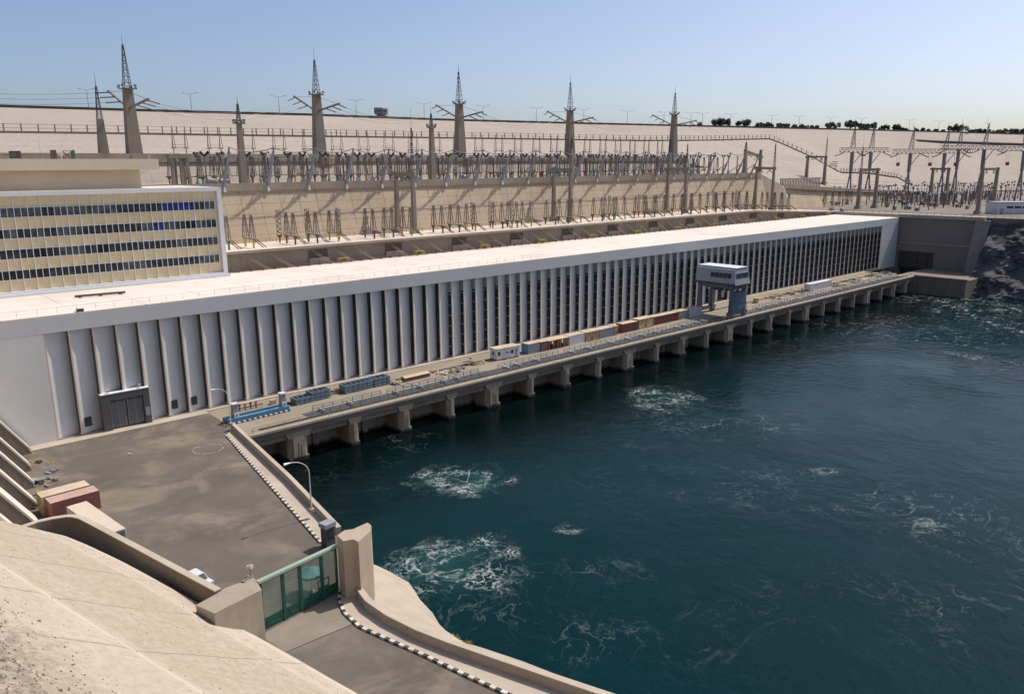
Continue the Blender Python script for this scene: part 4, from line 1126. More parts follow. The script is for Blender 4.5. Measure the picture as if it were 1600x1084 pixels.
cx_ = (q[0]+q[1])/2; rz_ = math.atan2((q[1]-q[0]).y, (q[1]-q[0]).x)
container((cx_.x-.05, cx_.y+1.2, 0), 6.06, 2.44, 2.6, rz_, 'rustred', surf('pinkish_dusty_roof', (.47, .32, .26), .85, .15, .5, 3., stain=(.38, .24, .19), stain_amt=.5, stain_scale=.5), 'faded red shipping container, the nearer of the two side by side on the plaza')
nv = Vector((-math.sin(rz_), math.cos(rz_)))
container((cx_.x-.35+nv.x*3.75, cx_.y+nv.y*3.75, 0), 6.06, 2.44, 2.75, rz_, 'tan', 'dusty', 'shipping container with a pale dusty roof behind the faded red one')
wa, wb_ = pz(118, 784, 2.9), pz(188, 834, 2.9)
cx_ = (wa+wb_)/2; rz_ = math.atan2((wb_-wa).y, (wb_-wa).x)
container((cx_.x-.15, cx_.y+.2, 0), 12.2, 2.44, 2.9, rz_, 'cwhite', surf('cream_container_roof', (.60, .50, .40), .85, .1, .3, 2.5, stain=(.48, .38, .29), stain_amt=.4, stain_scale=.3), 'long container with a cream roof and blue slatted end behind the curved wall', door_mat='bluegrey')
# rubbish by the containers
def heap(name, u, v, z, n, r_, hz, mats, label, cat, seed=1):
    random.seed(seed); c = pz(u, v, z); mb = MB()
    for i in range(n):
        a = random.random()*6.28; rr = random.random()**.7*r_; mb.m = random.randrange(len(mats)); L_ = random.uniform(.4, 1.)*r_*.8
        mb.cbox((rr*math.cos(a), rr*math.sin(a), hz*random.random()*(1-rr/r_*.7)+.08), L_, random.uniform(.12, .45)*min(1, r_), random.uniform(.06, .2), random.random()*3.14)
    return tag(mb.build(name, mats, loc=c), label, cat)
heap('scrap_heap', 62, 756, 0, 22, 2.1, 1.0, ['steel_dk', 'tan', 'rust', 'cgrey'], 'untidy heap of dark scrap and boards between the ribs and the containers', 'scrap heap', 2)
heap('board_stack', 85, 738, 0, 5, 1.3, .3, ['cgrey', 'bluegrey'], 'flat grey boards lying on the plaza above the scrap heap', 'boards', 3)
heap('brush_pile', 57, 723, 0, 10, .8, .5, ['umber', 'steel_dk'], 'small dark pile of brushwood at the foot of the ribs', 'rubbish pile', 4)
heap('yellow_rags', 79, 723, 0, 3, .5, .1, ['yellow'], 'scrap of yellow sheeting lying on the plaza', 'rubbish', 5)
heap('paper_litter', 203, 709, 0, 4, .55, .1, ['cwhite'], 'white litter lying in the middle of the plaza', 'rubbish', 6)
heap('timber_pallet', 58, 792, 0, 8, .9, .9, ['steel_dk', 'umber'], 'stack of dark pallets beside the faded red container', 'pallets', 7)
heap('tan_tarpaulin', 60, 772, 0, 6, .8, .8, ['tan', 'yellow'], 'crumpled tan sheet against the end of the containers', 'tarpaulin', 8)
q = pz(65, 690, 0); t = thing('folded_chair', q, 'small dark folded trolley standing by the end wall of the white hall', 'trolley')
mb = MB(); mb.bar((0, 0, 0), (.35, .1, 1.5), .3, .12); mb.bar((-.3, 0, .1), (.6, 0, .25), .2); mb.build('frame', 'steel_dk', t)
t.name = 'hand_trolley'
# white vehicle roof showing over the curved wall
q = pz(312, 893, 1.6); t = thing('parked_car', (q.x-.3, q.y+.3, 0), 'white car parked behind the curved wall, only its roof showing', 'car', rz=math.atan2(-27, 5))
mb = MB(); mb.prism([(-2.1, -.85), (2.1, -.85), (2.1, .85), (-2.1, .85)], .3, .85); mb.hexa([(-1.5, -.8, .85), (1.1, -.8, .85), (1.1, .8, .85), (-1.5, .8, .85)], [(-1.1, -.62, 1.45), (.5, -.62, 1.45), (.5, .62, 1.45), (-1.1, .62, 1.45)]); mb.build('body', 'cwhite', t)
for x in (-1.35, 1.35):
    for y in (-.8, .8):
        mb = MB(); mb.cone((x, y-.1, .32), (x, y+.1, .32), .32, .32, 14); mb.build('wheel', 'black', t)
mb = MB(); mb.hexa([(1.12, -.7, .9), (1.13, -.7, .9), (1.13, .7, .9), (1.12, .7, .9)], [(.55, -.58, 1.4), (.57, -.58, 1.4), (.57, .58, 1.4), (.55, .58, 1.4)]); mb.build('windscreen', 'glass', t)

# ================================================================== RIVER DECK THINGS
rl = thing('deck_railing', (0, YE+.05, .16), 'long brown post and rail fence along the water edge of the river deck', 'railing')
mb = MB(); mb.box(-.045, .045, -.045, .045, 0, 1.1); pst = mb.build('post', 'dusty', rl)
for i in range(96):
    o = pst if i == 0 else dup(pst, parent=rl)
    o.location = (54+i*3., 0, 0)
mb = MB()
for z in (.55, 1.08): mb.bar((54, 0, z), (340, 0, z), .055)
mb.build('rail', 'rust', rl)
# crane rails and the gate slot trench with its handrails
for y in (128.9, 139.9):
    mb = MB(); mb.box(56, 340, y-.4, y-.25, .004, .12); mb.box(56, 340, y+.25, y+.4, .004, .12)
    o = mb.build('crane_rail', 'steel_dk'); tag(o, 'steel crane rail pair set in the deck, %s' % ('nearer the water' if y < 130 else 'nearer the white facade'), 'rail')
mb = MB(); mb.box(66, 338, 129.7, 132.2, .004, .010); struct(mb.build('slot_trench', surf('dark_trench', (.06, .07, .085), .8, .3, .5, 2.)))
SEG = [(68.5, 84), (85.5, 100), (101.5, 110), (116, 136), (138, 158), (160, 180), (182, 200), (226, 250), (252, 276), (278, 302), (304, 332)]
for i, (a, b_) in enumerate(SEG):
    t = thing('slot_handrail', (a, 129.5, 0), 'blue grey handrail round the deck gate slots, %s section from the plaza end' % ordw(i+1), 'handrail', 'handrails round the gate slots')
    L_ = b_-a; mb = MB()
    for z in (.5, 1.0):
        for y in (0, 2.9): mb.bar((0, y, z), (L_, y, z), .09)
    n = int(L_/2)
    for k in range(n+1):
        for y in (0, 2.9): mb.box(k*L_/n-.05, k*L_/n+.05, y-.05, y+.05, 0, 1.05)
    mb.build('rail', 'bluegrey', t)
    mb = MB(); random.seed(40+i)
    k = 1.
    while k < L_-1:
        mb.box(k, k+.35, .3, 2.7, .25, .55); k += random.choice((3.6, 6.2, 9.))
    mb.build('cross_beam', 'cwhite' if i > 2 else 'cgrey', t)

# blue lifting beam with two little towers
a, b_ = pz(362, 663, 0), pz(452, 641.5, 0)
t = thing('lifting_beam', a, 'long blue lifting beam with striped edge and two grey box towers', 'lifting beam', rz=math.atan2((b_-a).y, (b_-a).x))
L_ = (b_-a).length
mb = MB(); mb.box(-.5, L_, -.15, .25, .2, 1.0); mb.box(-.5, L_, 2.2, 2.6, .2, .9); mb.box(-.5, -.1, .25, 2.2, .2, .9); mb.build('girder', 'blue', t)
mb = MB(); mb.box(.0, L_-.2, .3, 2.15, .3, .5); mb.build('platform', 'cgrey', t)
for par, mt_ in ((0, 'kerb_w'), (1, 'steel_dk')):
    mb = MB(); n = 22
    for k in range(par, n, 2): mb.box(k*L_/n, (k+1)*L_/n-.01, -.45, -.16, .05, .3)
    mb.build('striped_edge', mt_, t)
for x in (1.2, L_-.8):
    mb = MB(); mb.frus((x, .9, .2), 1.2, 1.1, (x, .9, 3.4), .9, .9); tw = mb.build('tower', surf('lavender_grey_paint', (.24, .25, .29), .6, .15, .5, 3.), t)
    mb = MB(); mb.box(x-.62, x+.62, .3, 1.5, 3.41, 3.62); mb.build('cap', 'cwhite', tw)
    mb = MB(); mb.box(x-.45, x+.45, .12, .28, 1.0, 1.9); mb.build('plate', 'cwhite', tw)
    mb = MB(); mb.cone((x, .115, 1.45), (x, .07, 1.45), .2, .2, 12); mb.build('boss', 'blue', tw)
heap('rope_coil', 356, 665, 0, 9, .9, .5, ['steel_dk', 'cgrey', 'tan'], 'tangle of dark chains lying at the end of the blue lifting beam', 'chains', 11)
# black valve group behind the beam
q = pz(385, 640, 0); t = thing('valve_group', q, 'row of dark pipe stands behind the blue lifting beam', 'pipework', rz=.0)
mb = MB()
for k in range(5):
    x = -2.4+k*1.1; mb.cone((x, 0, 0), (x, 0, 1.1+.3*(k % 2)), .14, .14, 8); mb.cone((x-.3, 0, 1.1), (x+.3, 0, 1.1), .12, .12, 8)
mb.build('pipes', 'steel_dk', t); mb = MB(); mb.bar((-3, 0, .5), (3.4, 0, .5), .18); mb.build('header', 'rust', t)
mb = MB(); mb.cbox((5.5, 0, .45), 1.1, .8, .9); tag(mb.build('junction_box', 'tan', loc=q), 'small tan junction box on the deck behind the lifting beam', 'box')

def stoplog(u0_, v0, u1, v1, hgt, dep, n, label):
    a, b_ = pz(u0_, v0, 0), pz(u1, v1, 0); L_ = (b_-a).length
    t = thing('stoplog_frame', a, label, 'stoplog', 'blue grey stoplog frames stacked on the deck', rz=math.atan2((b_-a).y, (b_-a).x))
    for k in range(n):
        z0 = .15+k*hgt/n; z1 = z0+hgt/n*.82
        mb = MB(); mb.box(0, L_, 0, .25, z0, z1); mb.box(0, L_, dep-.25, dep, z0, z1); mb.box(0, .25, .25, dep-.25, z0, z1); mb.box(L_-.25, L_, .25, dep-.25, z0, z1)
        j = .9
        while j < L_-.4: mb.box(j, j+.12, -.06, dep+.06, z0, z1); j += 1.15
        mb.box(.3, L_-.3, .3, dep-.3, z0+.05, z0+.12)
        mb.build('frame', 'bluegrey', t)
    mb = MB(); mb.box(.4, .7, -.1, dep+.1, 0, .14); mb.box(L_-.7, L_-.4, -.1, dep+.1, 0, .14); mb.build('bearer', 'tan', t)
stoplog(463, 634, 489, 628, 1.3, 2.4, 2, 'lowest stack of blue grey steel stoplog frames, nearest the lifting beam')
stoplog(488, 628, 517, 621, 1.9, 2.4, 3, 'tallest stack of blue grey stoplog frames in the first pair on the deck')
stoplog(540, 616, 584, 605.5, 1.7, 2.4, 3, 'longest stack of blue grey stoplog frames in the middle of the row')
stoplog(586, 605.5, 610, 600, 1.9, 2.4, 3, 'short stack of blue grey stoplog frames beside the pale brown trough')
heap('rust_scrap', 528, 611, 0, 10, 1.5, .7, ['rust', 'rustred', 'steel_dk'], 'rusty red scrap lying between the two pairs of stoplog stacks', 'scrap', 12)
heap('deck_scrap', 620, 600, 0, 12, 1.7, .9, ['steel_dk', 'cgrey', 'tan'], 'grey scrap at the end of the stoplog stacks', 'scrap', 13)
a, b_ = pz(633, 597, 0), pz(672, 588, 0); t = thing('steel_trough', a, 'long pale brown covered trough on the deck', 'trough', rz=math.atan2((b_-a).y, (b_-a).x))
L_ = (b_-a).length; mb = MB(); mb.box(0, L_, 0, 1.5, 0, .85); mb.build('body', 'rust', t); mb = MB(); mb.hexa([(-.1, -.1, .86), (L_+.1, -.1, .86), (L_+.1, 1.6, .86), (-.1, 1.6, .86)], [(-.1, .5, 1.15), (L_+.1, .5, 1.15), (L_+.1, 1.0, 1.15), (-.1, 1.0, 1.15)]); mb.build('cover', surf('tan_cover', (.55, .40, .26), .8, .12, .6, 3.), t)
heap('tan_crates', 692, 583.5, 0, 12, 2., 1.1, ['tan', 'cwhite', 'dusty'], 'broken tan crates beyond the pale brown trough', 'crates', 14)
heap('brown_heap', 734, 570, 0, 16, 1.9, 1.6, ['umber', 'rust'], 'rounded brown heap under a tarpaulin near the white site hut', 'tarpaulin heap', 15)
heap('orange_litter', 757, 568, 0, 7, 1.2, .7, ['tan', 'cwhite', 'blue'], 'bright bits of timber and sheeting beside the white site hut', 'timber', 16)

heap('blue_sheeting', 640, 602.5, 0, 7, 1.4, .5, ['blue', 'bluegrey', 'cwhite'], 'folded blue sheeting between the trough and the slot handrails', 'sheeting', 51)
heap('pipe_bundle', 706, 582, 0, 9, 1.6, .6, ['steel_dk', 'rust', 'cgrey'], 'bundle of dark pipes beyond the broken tan crates', 'pipes', 52)
heap('steel_offcuts', 718, 577, 0, 10, 1.7, .7, ['cgrey', 'steel_dk', 'bluegrey'], 'grey steel offcuts just before the rounded brown heap', 'offcuts', 53)
heap('timber_stack', 668, 583, 0, 8, 1.5, .6, ['tan', 'umber'], 'low stack of brown timber behind the right end of the trough', 'timber', 54)
heap('cable_drums', 447, 633, 0, 7, 1.1, .8, ['steel_dk', 'rust'], 'dark coil of cable between the lifting beam and the first stoplog stack', 'cable', 55)
heap('grey_boards', 575, 606, 0, 6, 1.5, .3, ['cgrey', 'tan'], 'grey boards lying in front of the longest stoplog stack', 'boards', 56)
# white site hut
a, b_ = pz(776, 564, 0), pz(812, 557, 0); L_ = (b_-a).length; rzz = math.atan2((b_-a).y, (b_-a).x)
t = thing('site_hut', a, 'white site hut with a dusty flat roof and two small windows on the deck', 'hut', rz=rzz)
mb = MB(); mb.box(0, L_, 0, 2.7, .25, 2.75); mb.build('wall', 'cwhite', t); mb = MB(); mb.box(-.12, L_+.12, -.12, 2.82, 2.752, 2.9); mb.build('roof', 'dusty', t)
mb = MB(); mb.box(.1, L_-.1, .1, 2.6, 0, .249); mb.build('skid', 'steel_dk', t)
for x in (L_*.62, L_*.06):
    mb = MB(); mb.box(x, x+.7, -.05, -.003, 1.2, 2.1); o = mb.build('window', 'glass', t)
mb = MB(); mb.box(-.05, -.003, 1.0, 1.7, 1.2, 2.1); mb.build('window', 'glass', t)
mb = MB(); mb.box(L_*.42, L_*.42+.75, -.5, -.003, 1.55, 2.0); mb.build('air_conditioner', 'cgrey', t)
mb = MB(); mb.box(L_*.80, L_*.80+.8, -.045, -.003, .3, 2.2); mb.build('door', 'cgrey', t)

def cont2(u0_, v0, u1, v1, body, label, H_c=2.55, roofm='dusty', L_=None, doors=False):
    a, b_ = pz(u0_, v0, 0), pz(u1, v1, 0); Ln = L_ or (b_-a).length
    rz_ = 0.0; yb = (a.y+b_.y)/2
    container(((a.x+b_.x)/2, yb+1.22, 0), Ln, 2.44, H_c, rz_, body, roofm, label, 'containers and crates in a row on the deck', doors)
cont2(825, 553.5, 844.5, 549.6, 'cgrey', 'grey container with a blue end beside the white site hut')
mb = MB(); ct = [o for o in bpy.data.objects if o.name.startswith('shipping_container')][-1]; Lh = max(v.co.x for v in ct.children[0].data.vertices)
mb.box(-Lh-.08, -Lh-.003, -1.2, 1.2, .1, 2.5); mb.build('end_panel', 'blue', ct)
cont2(846, 549.4, 857, 547, 'rustred', 'short pinkish striped cabin next to the grey container with the blue end', 2.5)
def shelter(u0_, v0, u1, v1, label, mat='tan'):
    a, b_ = pz(u0_, v0, 0), pz(u1, v1, 0); L_ = (b_-a).length
    t = thing('timber_shelter', (a.x, (a.y+b_.y)/2, 0), label, 'shelter', 'open timber shelters on the deck')
    mb = MB(); mb.box(-.3, L_+.1, -.3, 2.9, 2.35, 2.5); mb.build('roof', 'dusty', t)
    mb = MB(); mb.box(0, L_, 2.5, 2.6, 0, 2.34); mb.box(-.05, .05, .6, 2.5, 0, 2.34); mb.build('wall', mat, t)
    for x in (.1, L_*.5, L_-.15):
        mb = MB(); mb.box(x, x+.12, 0, .12, 0, 2.34); mb.build('post', mat, t)
    mb = MB(); random.seed(int(u0_))
    for k in range(5): mb.cbox((random.uniform(.5, L_-.5), random.uniform(.8, 2.), .4), .8, .7, .8, random.random())
    mb.build('stored_goods', 'steel_dk', t)
shelter(858, 547, 873, 543.6, 'open timber shelter with a dusty roof, left of the pair')
shelter(875, 543.3, 889, 540.4, 'open timber shelter with a dusty roof, right of the pair beside the white container')
cont2(890, 540, 914, 534.8, 'cwhite', 'white container in two halves between the open shelter and the braced tan crate')
def crate(u0_, v0, u1, v1, label, xb=True, H_c=2.5):
    a, b_ = pz(u0_, v0, 0), pz(u1, v1, 0); L_ = (b_-a).length
    t = thing('plywood_crate', (a.x, (a.y+b_.y)/2, 0), label, 'crate', 'plywood crates on the deck')
    mb = MB(); mb.box(0, L_, 0, 2.4, .1, H_c); mb.build('wall', 'tan', t)
    mb = MB(); mb.box(-.15, L_+.15, -.15, 2.55, H_c+.002, H_c+.15); mb.build('lid', 'dusty', t)
    mb = MB()
    n = max(1, int(L_/2.6))
    for k in range(n):
        x0, x1 = k*L_/n, (k+1)*L_/n
        mb.box(x0, x0+.14, -.08, -.002, .1, H_c)
        if xb: mb.bar((x0+.1, -.05, .3), ((x0+x1)/2, -.05, H_c-.2), .14, .07); mb.bar((x1-.05, -.05, .3), ((x0+x1)/2, -.05, H_c-.2), .14, .07)
    mb.box(L_-.14, L_, -.08, -.002, .1, H_c)
    mb.build('batten', plain('dark_batten_%d' % int(u0_), (.30, .21, .11), .85), t)
    mb = MB(); mb.box(L_*.42, L_*.42+.5, -.06, -.002, .5, 1.1); mb.build('hatch', 'steel_dk', t)
crate(915, 534.5, 936, 529.8, 'tan plywood crate with cross braces between the white and grey containers')
cont2(937, 529.5, 959, 524.6, 'cgrey', 'plain grey container to the right of the braced tan crate')
crate(960, 524.2, 965, 523, 'small tan crate squeezed between the grey and maroon containers', False)
cont2(973, 520.6, 997, 515.2, 'maroon', 'first maroon container with a dark open end, left of the slatted tan crate')
crate(998, 515, 1020.5, 509.6, 'long slatted tan crate between the two maroon containers', False, 2.75)
cont2(1022, 509, 1059, 500, 'maroon', 'second, longer maroon container to the right of the slatted tan crate')
crate(1060.5, 500, 1064, 499, 'narrow tan crate at the right end of the longer maroon container', False)
cont2(1065, 499, 1076.5, 496.4, 'cgrey', 'short blue grey cabin before the last white container', 2.6)
cont2(1077.5, 496.2, 1096, 492, 'cwhite', 'clean white container at the right end of the row, next to the gantry crane', 2.6)
cont2(1268, 455.5, 1297, 447.6, 'cwhite', 'lone white container on the deck beyond the gantry crane', 2.6, 'cwhite')
mb = MB()
# odds and ends beyond the crane
q = pz(1181, 473, 0); t = thing('oil_drum', q, 'orange drum on the deck just beyond the gantry crane', 'drum')
mb = MB(); mb.cone((0, 0, 0), (0, 0, 1.5), .9, .9, 16); mb.build('body', 'tan', t); mb = MB(); mb.cone((0, 0, 1.501), (0, 0, 1.62), .95, .95, 16); mb.build('lid', 'yellow', t)
heap('dark_heap', 1210, 466, 0, 20, 2.9, 1.9, ['umber', 'steel_dk'], 'dark heap under sheeting beyond the orange drum', 'heap', 21)
heap('yellow_scrap', 1221, 463, 0, 8, 1.6, 1.0, ['yellow', 'tan'], 'bright yellow parts beside the dark heap', 'scrap', 22)
heap('green_machinery', 1240, 460, 0, 22, 3.2, 2.2, ['gategreen', 'umber', 'steel_dk'], 'dark green machinery left of the lone white container', 'machinery', 23)
heap('grey_machinery', 1255, 456, 0, 16, 3.0, 1.8, ['cgrey', 'steel_dk', 'umber'], 'grey machinery touching the lone white container', 'machinery', 24)
heap('rust_machinery', 1309, 447, 0, 20, 3.4, 1.8, ['rust', 'steel_dk', 'umber'], 'rusty machinery just beyond the lone white container', 'machinery', 25)
heap('plant_pots', 1330, 440.5, 0, 20, 3.6, 1.9, ['gategreen', 'umber'], 'dark green heap far along the deck', 'heap', 26)
heap('far_crates', 1345, 437, 0, 14, 3.4, 1.6, ['cwhite', 'tan', 'cgrey'], 'pale crates far along the deck', 'crates', 27)
heap('far_brown_heap', 1366, 431.5, 0, 22, 4.2, 2.2, ['umber', 'gategreen', 'yellow'], 'brown and green heap near the far end of the deck', 'heap', 28)
heap('far_grey_scrap', 1383, 428, 0, 20, 4.2, 1.5, ['cgrey', 'steel_dk', 'cwhite'], 'grey scrap before the dark portal at the far end of the deck', 'scrap', 29)

# ------------------------------------------------------------------ gantry crane
CX = 206.4
cr = thing('gantry_crane', (CX, 127.6, 0), 'blue grey gantry crane with a pale machine house straddling the deck', 'gantry crane')
XL, YL = 7.8, 13.2
# machine house
mb = MB()
z0, z1 = 10.4, 15.3
sec = [(0, z0), (XL, z0), (XL-.35, z1-.7), (XL-.9, z1), (.9, z1), (.0, z1-1.0)]
sec = [(-.3, z0+.3), (0, z0), (XL+.2, z0), (XL-.5, z1-.5), (XL-1, z1), (.7, z1), (.1, z1-.6)]
n = len(sec)
vs = [(x, -.5+(.9 if z > z0+2 else 0)*.6, z) for x, z in sec]+[(x, YL+.4, z) for x, z in sec]
mb.add(vs, [tuple(range(n)), tuple(range(2*n-1, n-1, -1))]+[(i, (i+1) % n, n+(i+1) % n, n+i) for i in range(n)])
hs = mb.build('machine_house', 'cranegrey', cr)
mb = MB()
for k in range(5): mb.box(-.34, .06, 1.2+k*1.45, 2.3+k*1.45, 12.2, 13.6)
mb.build('side_window', 'glass', hs)
mb = MB()
for k in range(4): mb.box(.6+k*1.7, 2.0+k*1.7, -.32, .3, 12.1, 13.7)
mb.build('front_window', 'glass_g', hs)
mb = MB(); mb.box(-.5, XL+.4, -1.0, YL+.8, z0-.35, z0-.003); mb.build('walkway', 'steel_dk', hs)
mb = MB(); mb.box(.65, XL-.95, -.1, YL+.45, z1+.003, z1+.1); mb.build('roof', 'cwhite', hs)
mb = MB(); mb.box(-.2, XL+.1, .4, 1.4, 8.8, z0-.36); mb.box(-.2, XL+.1, YL-1.4, YL-.4, 8.8, z0-.36); mb.box(0, .8, 1.4, YL-1.4, 9.0, z0-.36); mb.box(XL-.8, XL, 1.4, YL-1.4, 9.0, z0-.36)
mb.build('girder', 'craneblue', cr)
for y in (.9, YL-.9):
    for x in (.6, XL-.6):
        mb = MB(); mb.frus((x, y, .9), 1.2, 1.5, (x, y, 8.8), 1.0, 1.1); mb.build('leg', 'craneblue', cr)
    mb = MB(); mb.box(-1.2, XL+1.2, y-.5, y+.5, 1.0, 1.9); mb.build('end_carriage', 'craneblue', cr)
    for x in (-.7, .8, XL-.8, XL+.7):
        mb = MB(); mb.cone((x, y-.25, .56), (x, y+.25, .56), .5, .5, 14); mb.build('wheel', 'steel_dk', cr)
mb = MB(); mb.box(1.3, XL-1.0, .3, 1.5, 1.95, 7.9)
for k in range(3): mb.box(1.25, XL-.95, .22, .3, 2.5+k*1.9, 3.9+k*1.9)
mb.build('switch_room', surf('slate_blue_paint', (.10, .15, .20), .5, .15, .6, 3.), cr)
mb = MB()
for k in range(14): mb.bar((XL+.9, .2+k*.12, 1.9+k*.5), (XL+.9, 1.0+k*.12, 1.9+k*.5), .25, .06)
mb.bar((XL+.9, .2, 1.9), (XL+.9, 1.9, 9.), .08); mb.bar((XL+.9, 1.0, 1.9), (XL+.9, 2.6, 9.), .08); mb.build('ladder', 'steel', cr)
mb = MB(); mb.cbox((XL*.5, 6.4, 8.6), 3.2, 4.6, 1.5); mb.cone((XL*.5-1, 4.6, 8.9), (XL*.5+1, 4.6, 8.9), .8, .8, 12); mb.cone((XL*.5-1, 8.0, 8.9), (XL*.5+1, 8.0, 8.9), .8, .8, 12)
mb.build('hoist', 'black', cr)
mb = MB()
for x, y in ((XL*.5-.6, 5.8), (XL*.5+.6, 7.)): mb.bar((x, y, 8), (x, y, 5.4), .08)
mb.cbox((XL*.5, 6.4, 5.1), 1.6, 1.8, .7); mb.build('hook_block', 'steel_dk', cr)
for x, y in ((1.2, 3.6), (1.2, 9.4)):
    mb = MB(); mb.cone((x-.6, y, 8.8), (x-1.0, y-.2, 8.5), .12, .38, 10); mb.build('floodlight', 'light_y', cr)

# ================================================================== SWITCHYARDS
def tripod_mb(h=5.4, w0=1.15, w1=.35):
    """pyramid of four insulator stacks tied by plates"""
    b = MB()
    for sx in (-1, 1):
        for sy in (-1, 1):
            p = Vector((sx*w0/2, sy*w0/2, 0)); q = Vector((sx*w1/2, sy*w1/2, h))
            b.m = 0
            n = 4
            for k in range(n):
                a = p.lerp(q, (k+.06)/n); c = p.lerp(q, (k+.94)/n); b.m = 0; b.cone(a, c, .13, .10, 6)
            b.m = 1
            for k in range(1, n+1):
                c = p.lerp(q, k/n); b.cbox(c, .22, .22, .1)
    b.m = 1
    for k in (1, 2, 3):
        f = k/4; w_ = w0+(w1-w0)*f
        for s in (-1, 1): b.bar((-w_/2, s*w_/2, h*f), (w_/2, s*w_/2, h*f), .05); b.bar((s*w_/2, -w_/2, h*f), (s*w_/2, w_/2, h*f), .05)
    b.cbox((0, 0, h+.08), .55, .55, .16)
    return b
def stand(colour, porc='porc'):
    t = thing('insulator_stand', (0, 0, 0), '', 'insulator stand')
    for y in (-2.3, 2.3):
        mb = MB(); mb.frus((0, y, 0), .34, .34, (0, y, 2.0), .34, .34); mb.frus((0, y, 1.3), .34, .34, (0, y, 2.05), .4, 1.7); mb.build('leg', colour, t)
    mb = MB(); mb.box(-.28, .28, -3.2, 3.2, 2.055, 2.3); mb.build('cross_beam', 'steel', t)
    ins = None
    for y in (-1.9, 1.9):
        if ins is None: ins = tripod_mb().build('insulator', [porc, 'steel'], t); ins.location = (0, y, 2.31)
        else: o = dup(ins, (0, y, 2.31), parent=t)
    mb = MB(); mb.bar((0, -1.9, 7.9), (0, 1.9, 7.9), .07); mb.build('busbar', 'steel', t)
    remember(t); return t
CN = ('red', 'green', 'yellow')
proto = {c: stand(c) for c in CN}
used = set()
def put_stand(c, loc, label, group, rz=0):
    if c not in used: used.add(c); o = proto[c]; o.location = loc; o.rotation_euler = (0, 0, rz)
    else: o = dup(proto[c], loc, rz=rz)
    o['label'] = label; o['group'] = group
# cables running down over the lip to the roof
mb = MB()
for x in (-.35, .35):
    mb.cone((x, 0, 2.2), (x+1.5, -1.9, .3), .11, .11, 6)
kb_ = MB()
cab = thing('cable_string', (0, 0, 0), '', 'cable')
mb.build('insulator', 'black', cab)
for x in (-.35, .35): kb_.tube(sag((x+1.5, -1.9, .3), (x+7, -4.4, -4.5), .5, 6), .03, 4)
kb_.build('wire', 'dusty', cab); remember(cab)
k = 0
for i in range(12):
    for j, c in enumerate(CN):
        x = 69.2+i*23.1+j*6.1
        if x < 72.5 or x > 336: continue
        k += 1
        z = zt(x)
        put_stand(c, (x, 183.9, z), '%s-legged insulator stand on the pale lower terrace, %s stand from the office block' % (c, ordw(k)), 'insulator stands on the lower terrace')
        o = cab if k == 1 else dup(cab)
        o.location = (x, 180.7, z); tag(o, 'black cable pair dropping from terrace to white roof, %s from the office block' % ordw(k), 'cable', 'cable pairs hanging over the terrace wall')
# helical line traps
lt = thing('line_trap', (0, 0, 0), '', 'line trap')
mb = MB(); mb.frus((0, 0, 0), .3, .3, (0, 0, 1.6), .3, .3); mb.frus((0, 0, 1.2), .3, .3, (0, 0, 2.0), 1.5, .5); mb.build('leg', 'red', lt)
mb = MB(); 
for s in (-1, 1): mb.cone((s*.6, 0, 2), (s*.6, 0, 8.2), .07, .07, 5)
n = 9
for q in range(n): mb.bar((-.55 if q % 2 else .55, 0, 2.2+q*.65), (.55 if q % 2 else -.55, 0, 2.2+(q+1)*.65), .16, .12); mb.bar((-.5 if q % 2 else .5, .35, 2.4+q*.65), (.5 if q % 2 else -.5, .35, 2.4+(q+1)*.65), .12, .1)
mb.bar((-.7, 0, 8.2), (.7, 0, 8.2), .12); mb.build('coil', 'porc', lt); remember(lt)
for i, (u, y) in enumerate(((434, 189.5), (479, 189.5), (528, 187), (738, 186), (766, 188), (800, 187), (952, 187), (998, 187), (1114, 188), (1130, 188), (1149, 188))):
    x = ratio(u, 330)*y
    o = lt if i == 0 else dup(lt)
    o.location = (x, y, zt(x)); tag(o, 'zigzag coil column on a red foot on the lower terrace, %s from the left' % ordw(i+1), 'line trap', 'zigzag coil columns on the lower terrace')
# rail fence at the foot of the inclined wall
mb = MB()
for i in range(92): x = 72+i*2.9; mb.box(x, x+.08, 191.9, 191.98, zt(x), zt(x)+1.1)
for z in (.6, 1.1):
    for xa_, xb_ in zip(XS[1:], XS[2:]): mb.bar((xa_, 191.94, zt(xa_)+z), (xb_, 191.94, zt(xb_)+z), .05)
tag(mb.build('terrace_fence', 'rust'), 'low rusty fence along the foot of the inclined panel wall', 'fence')

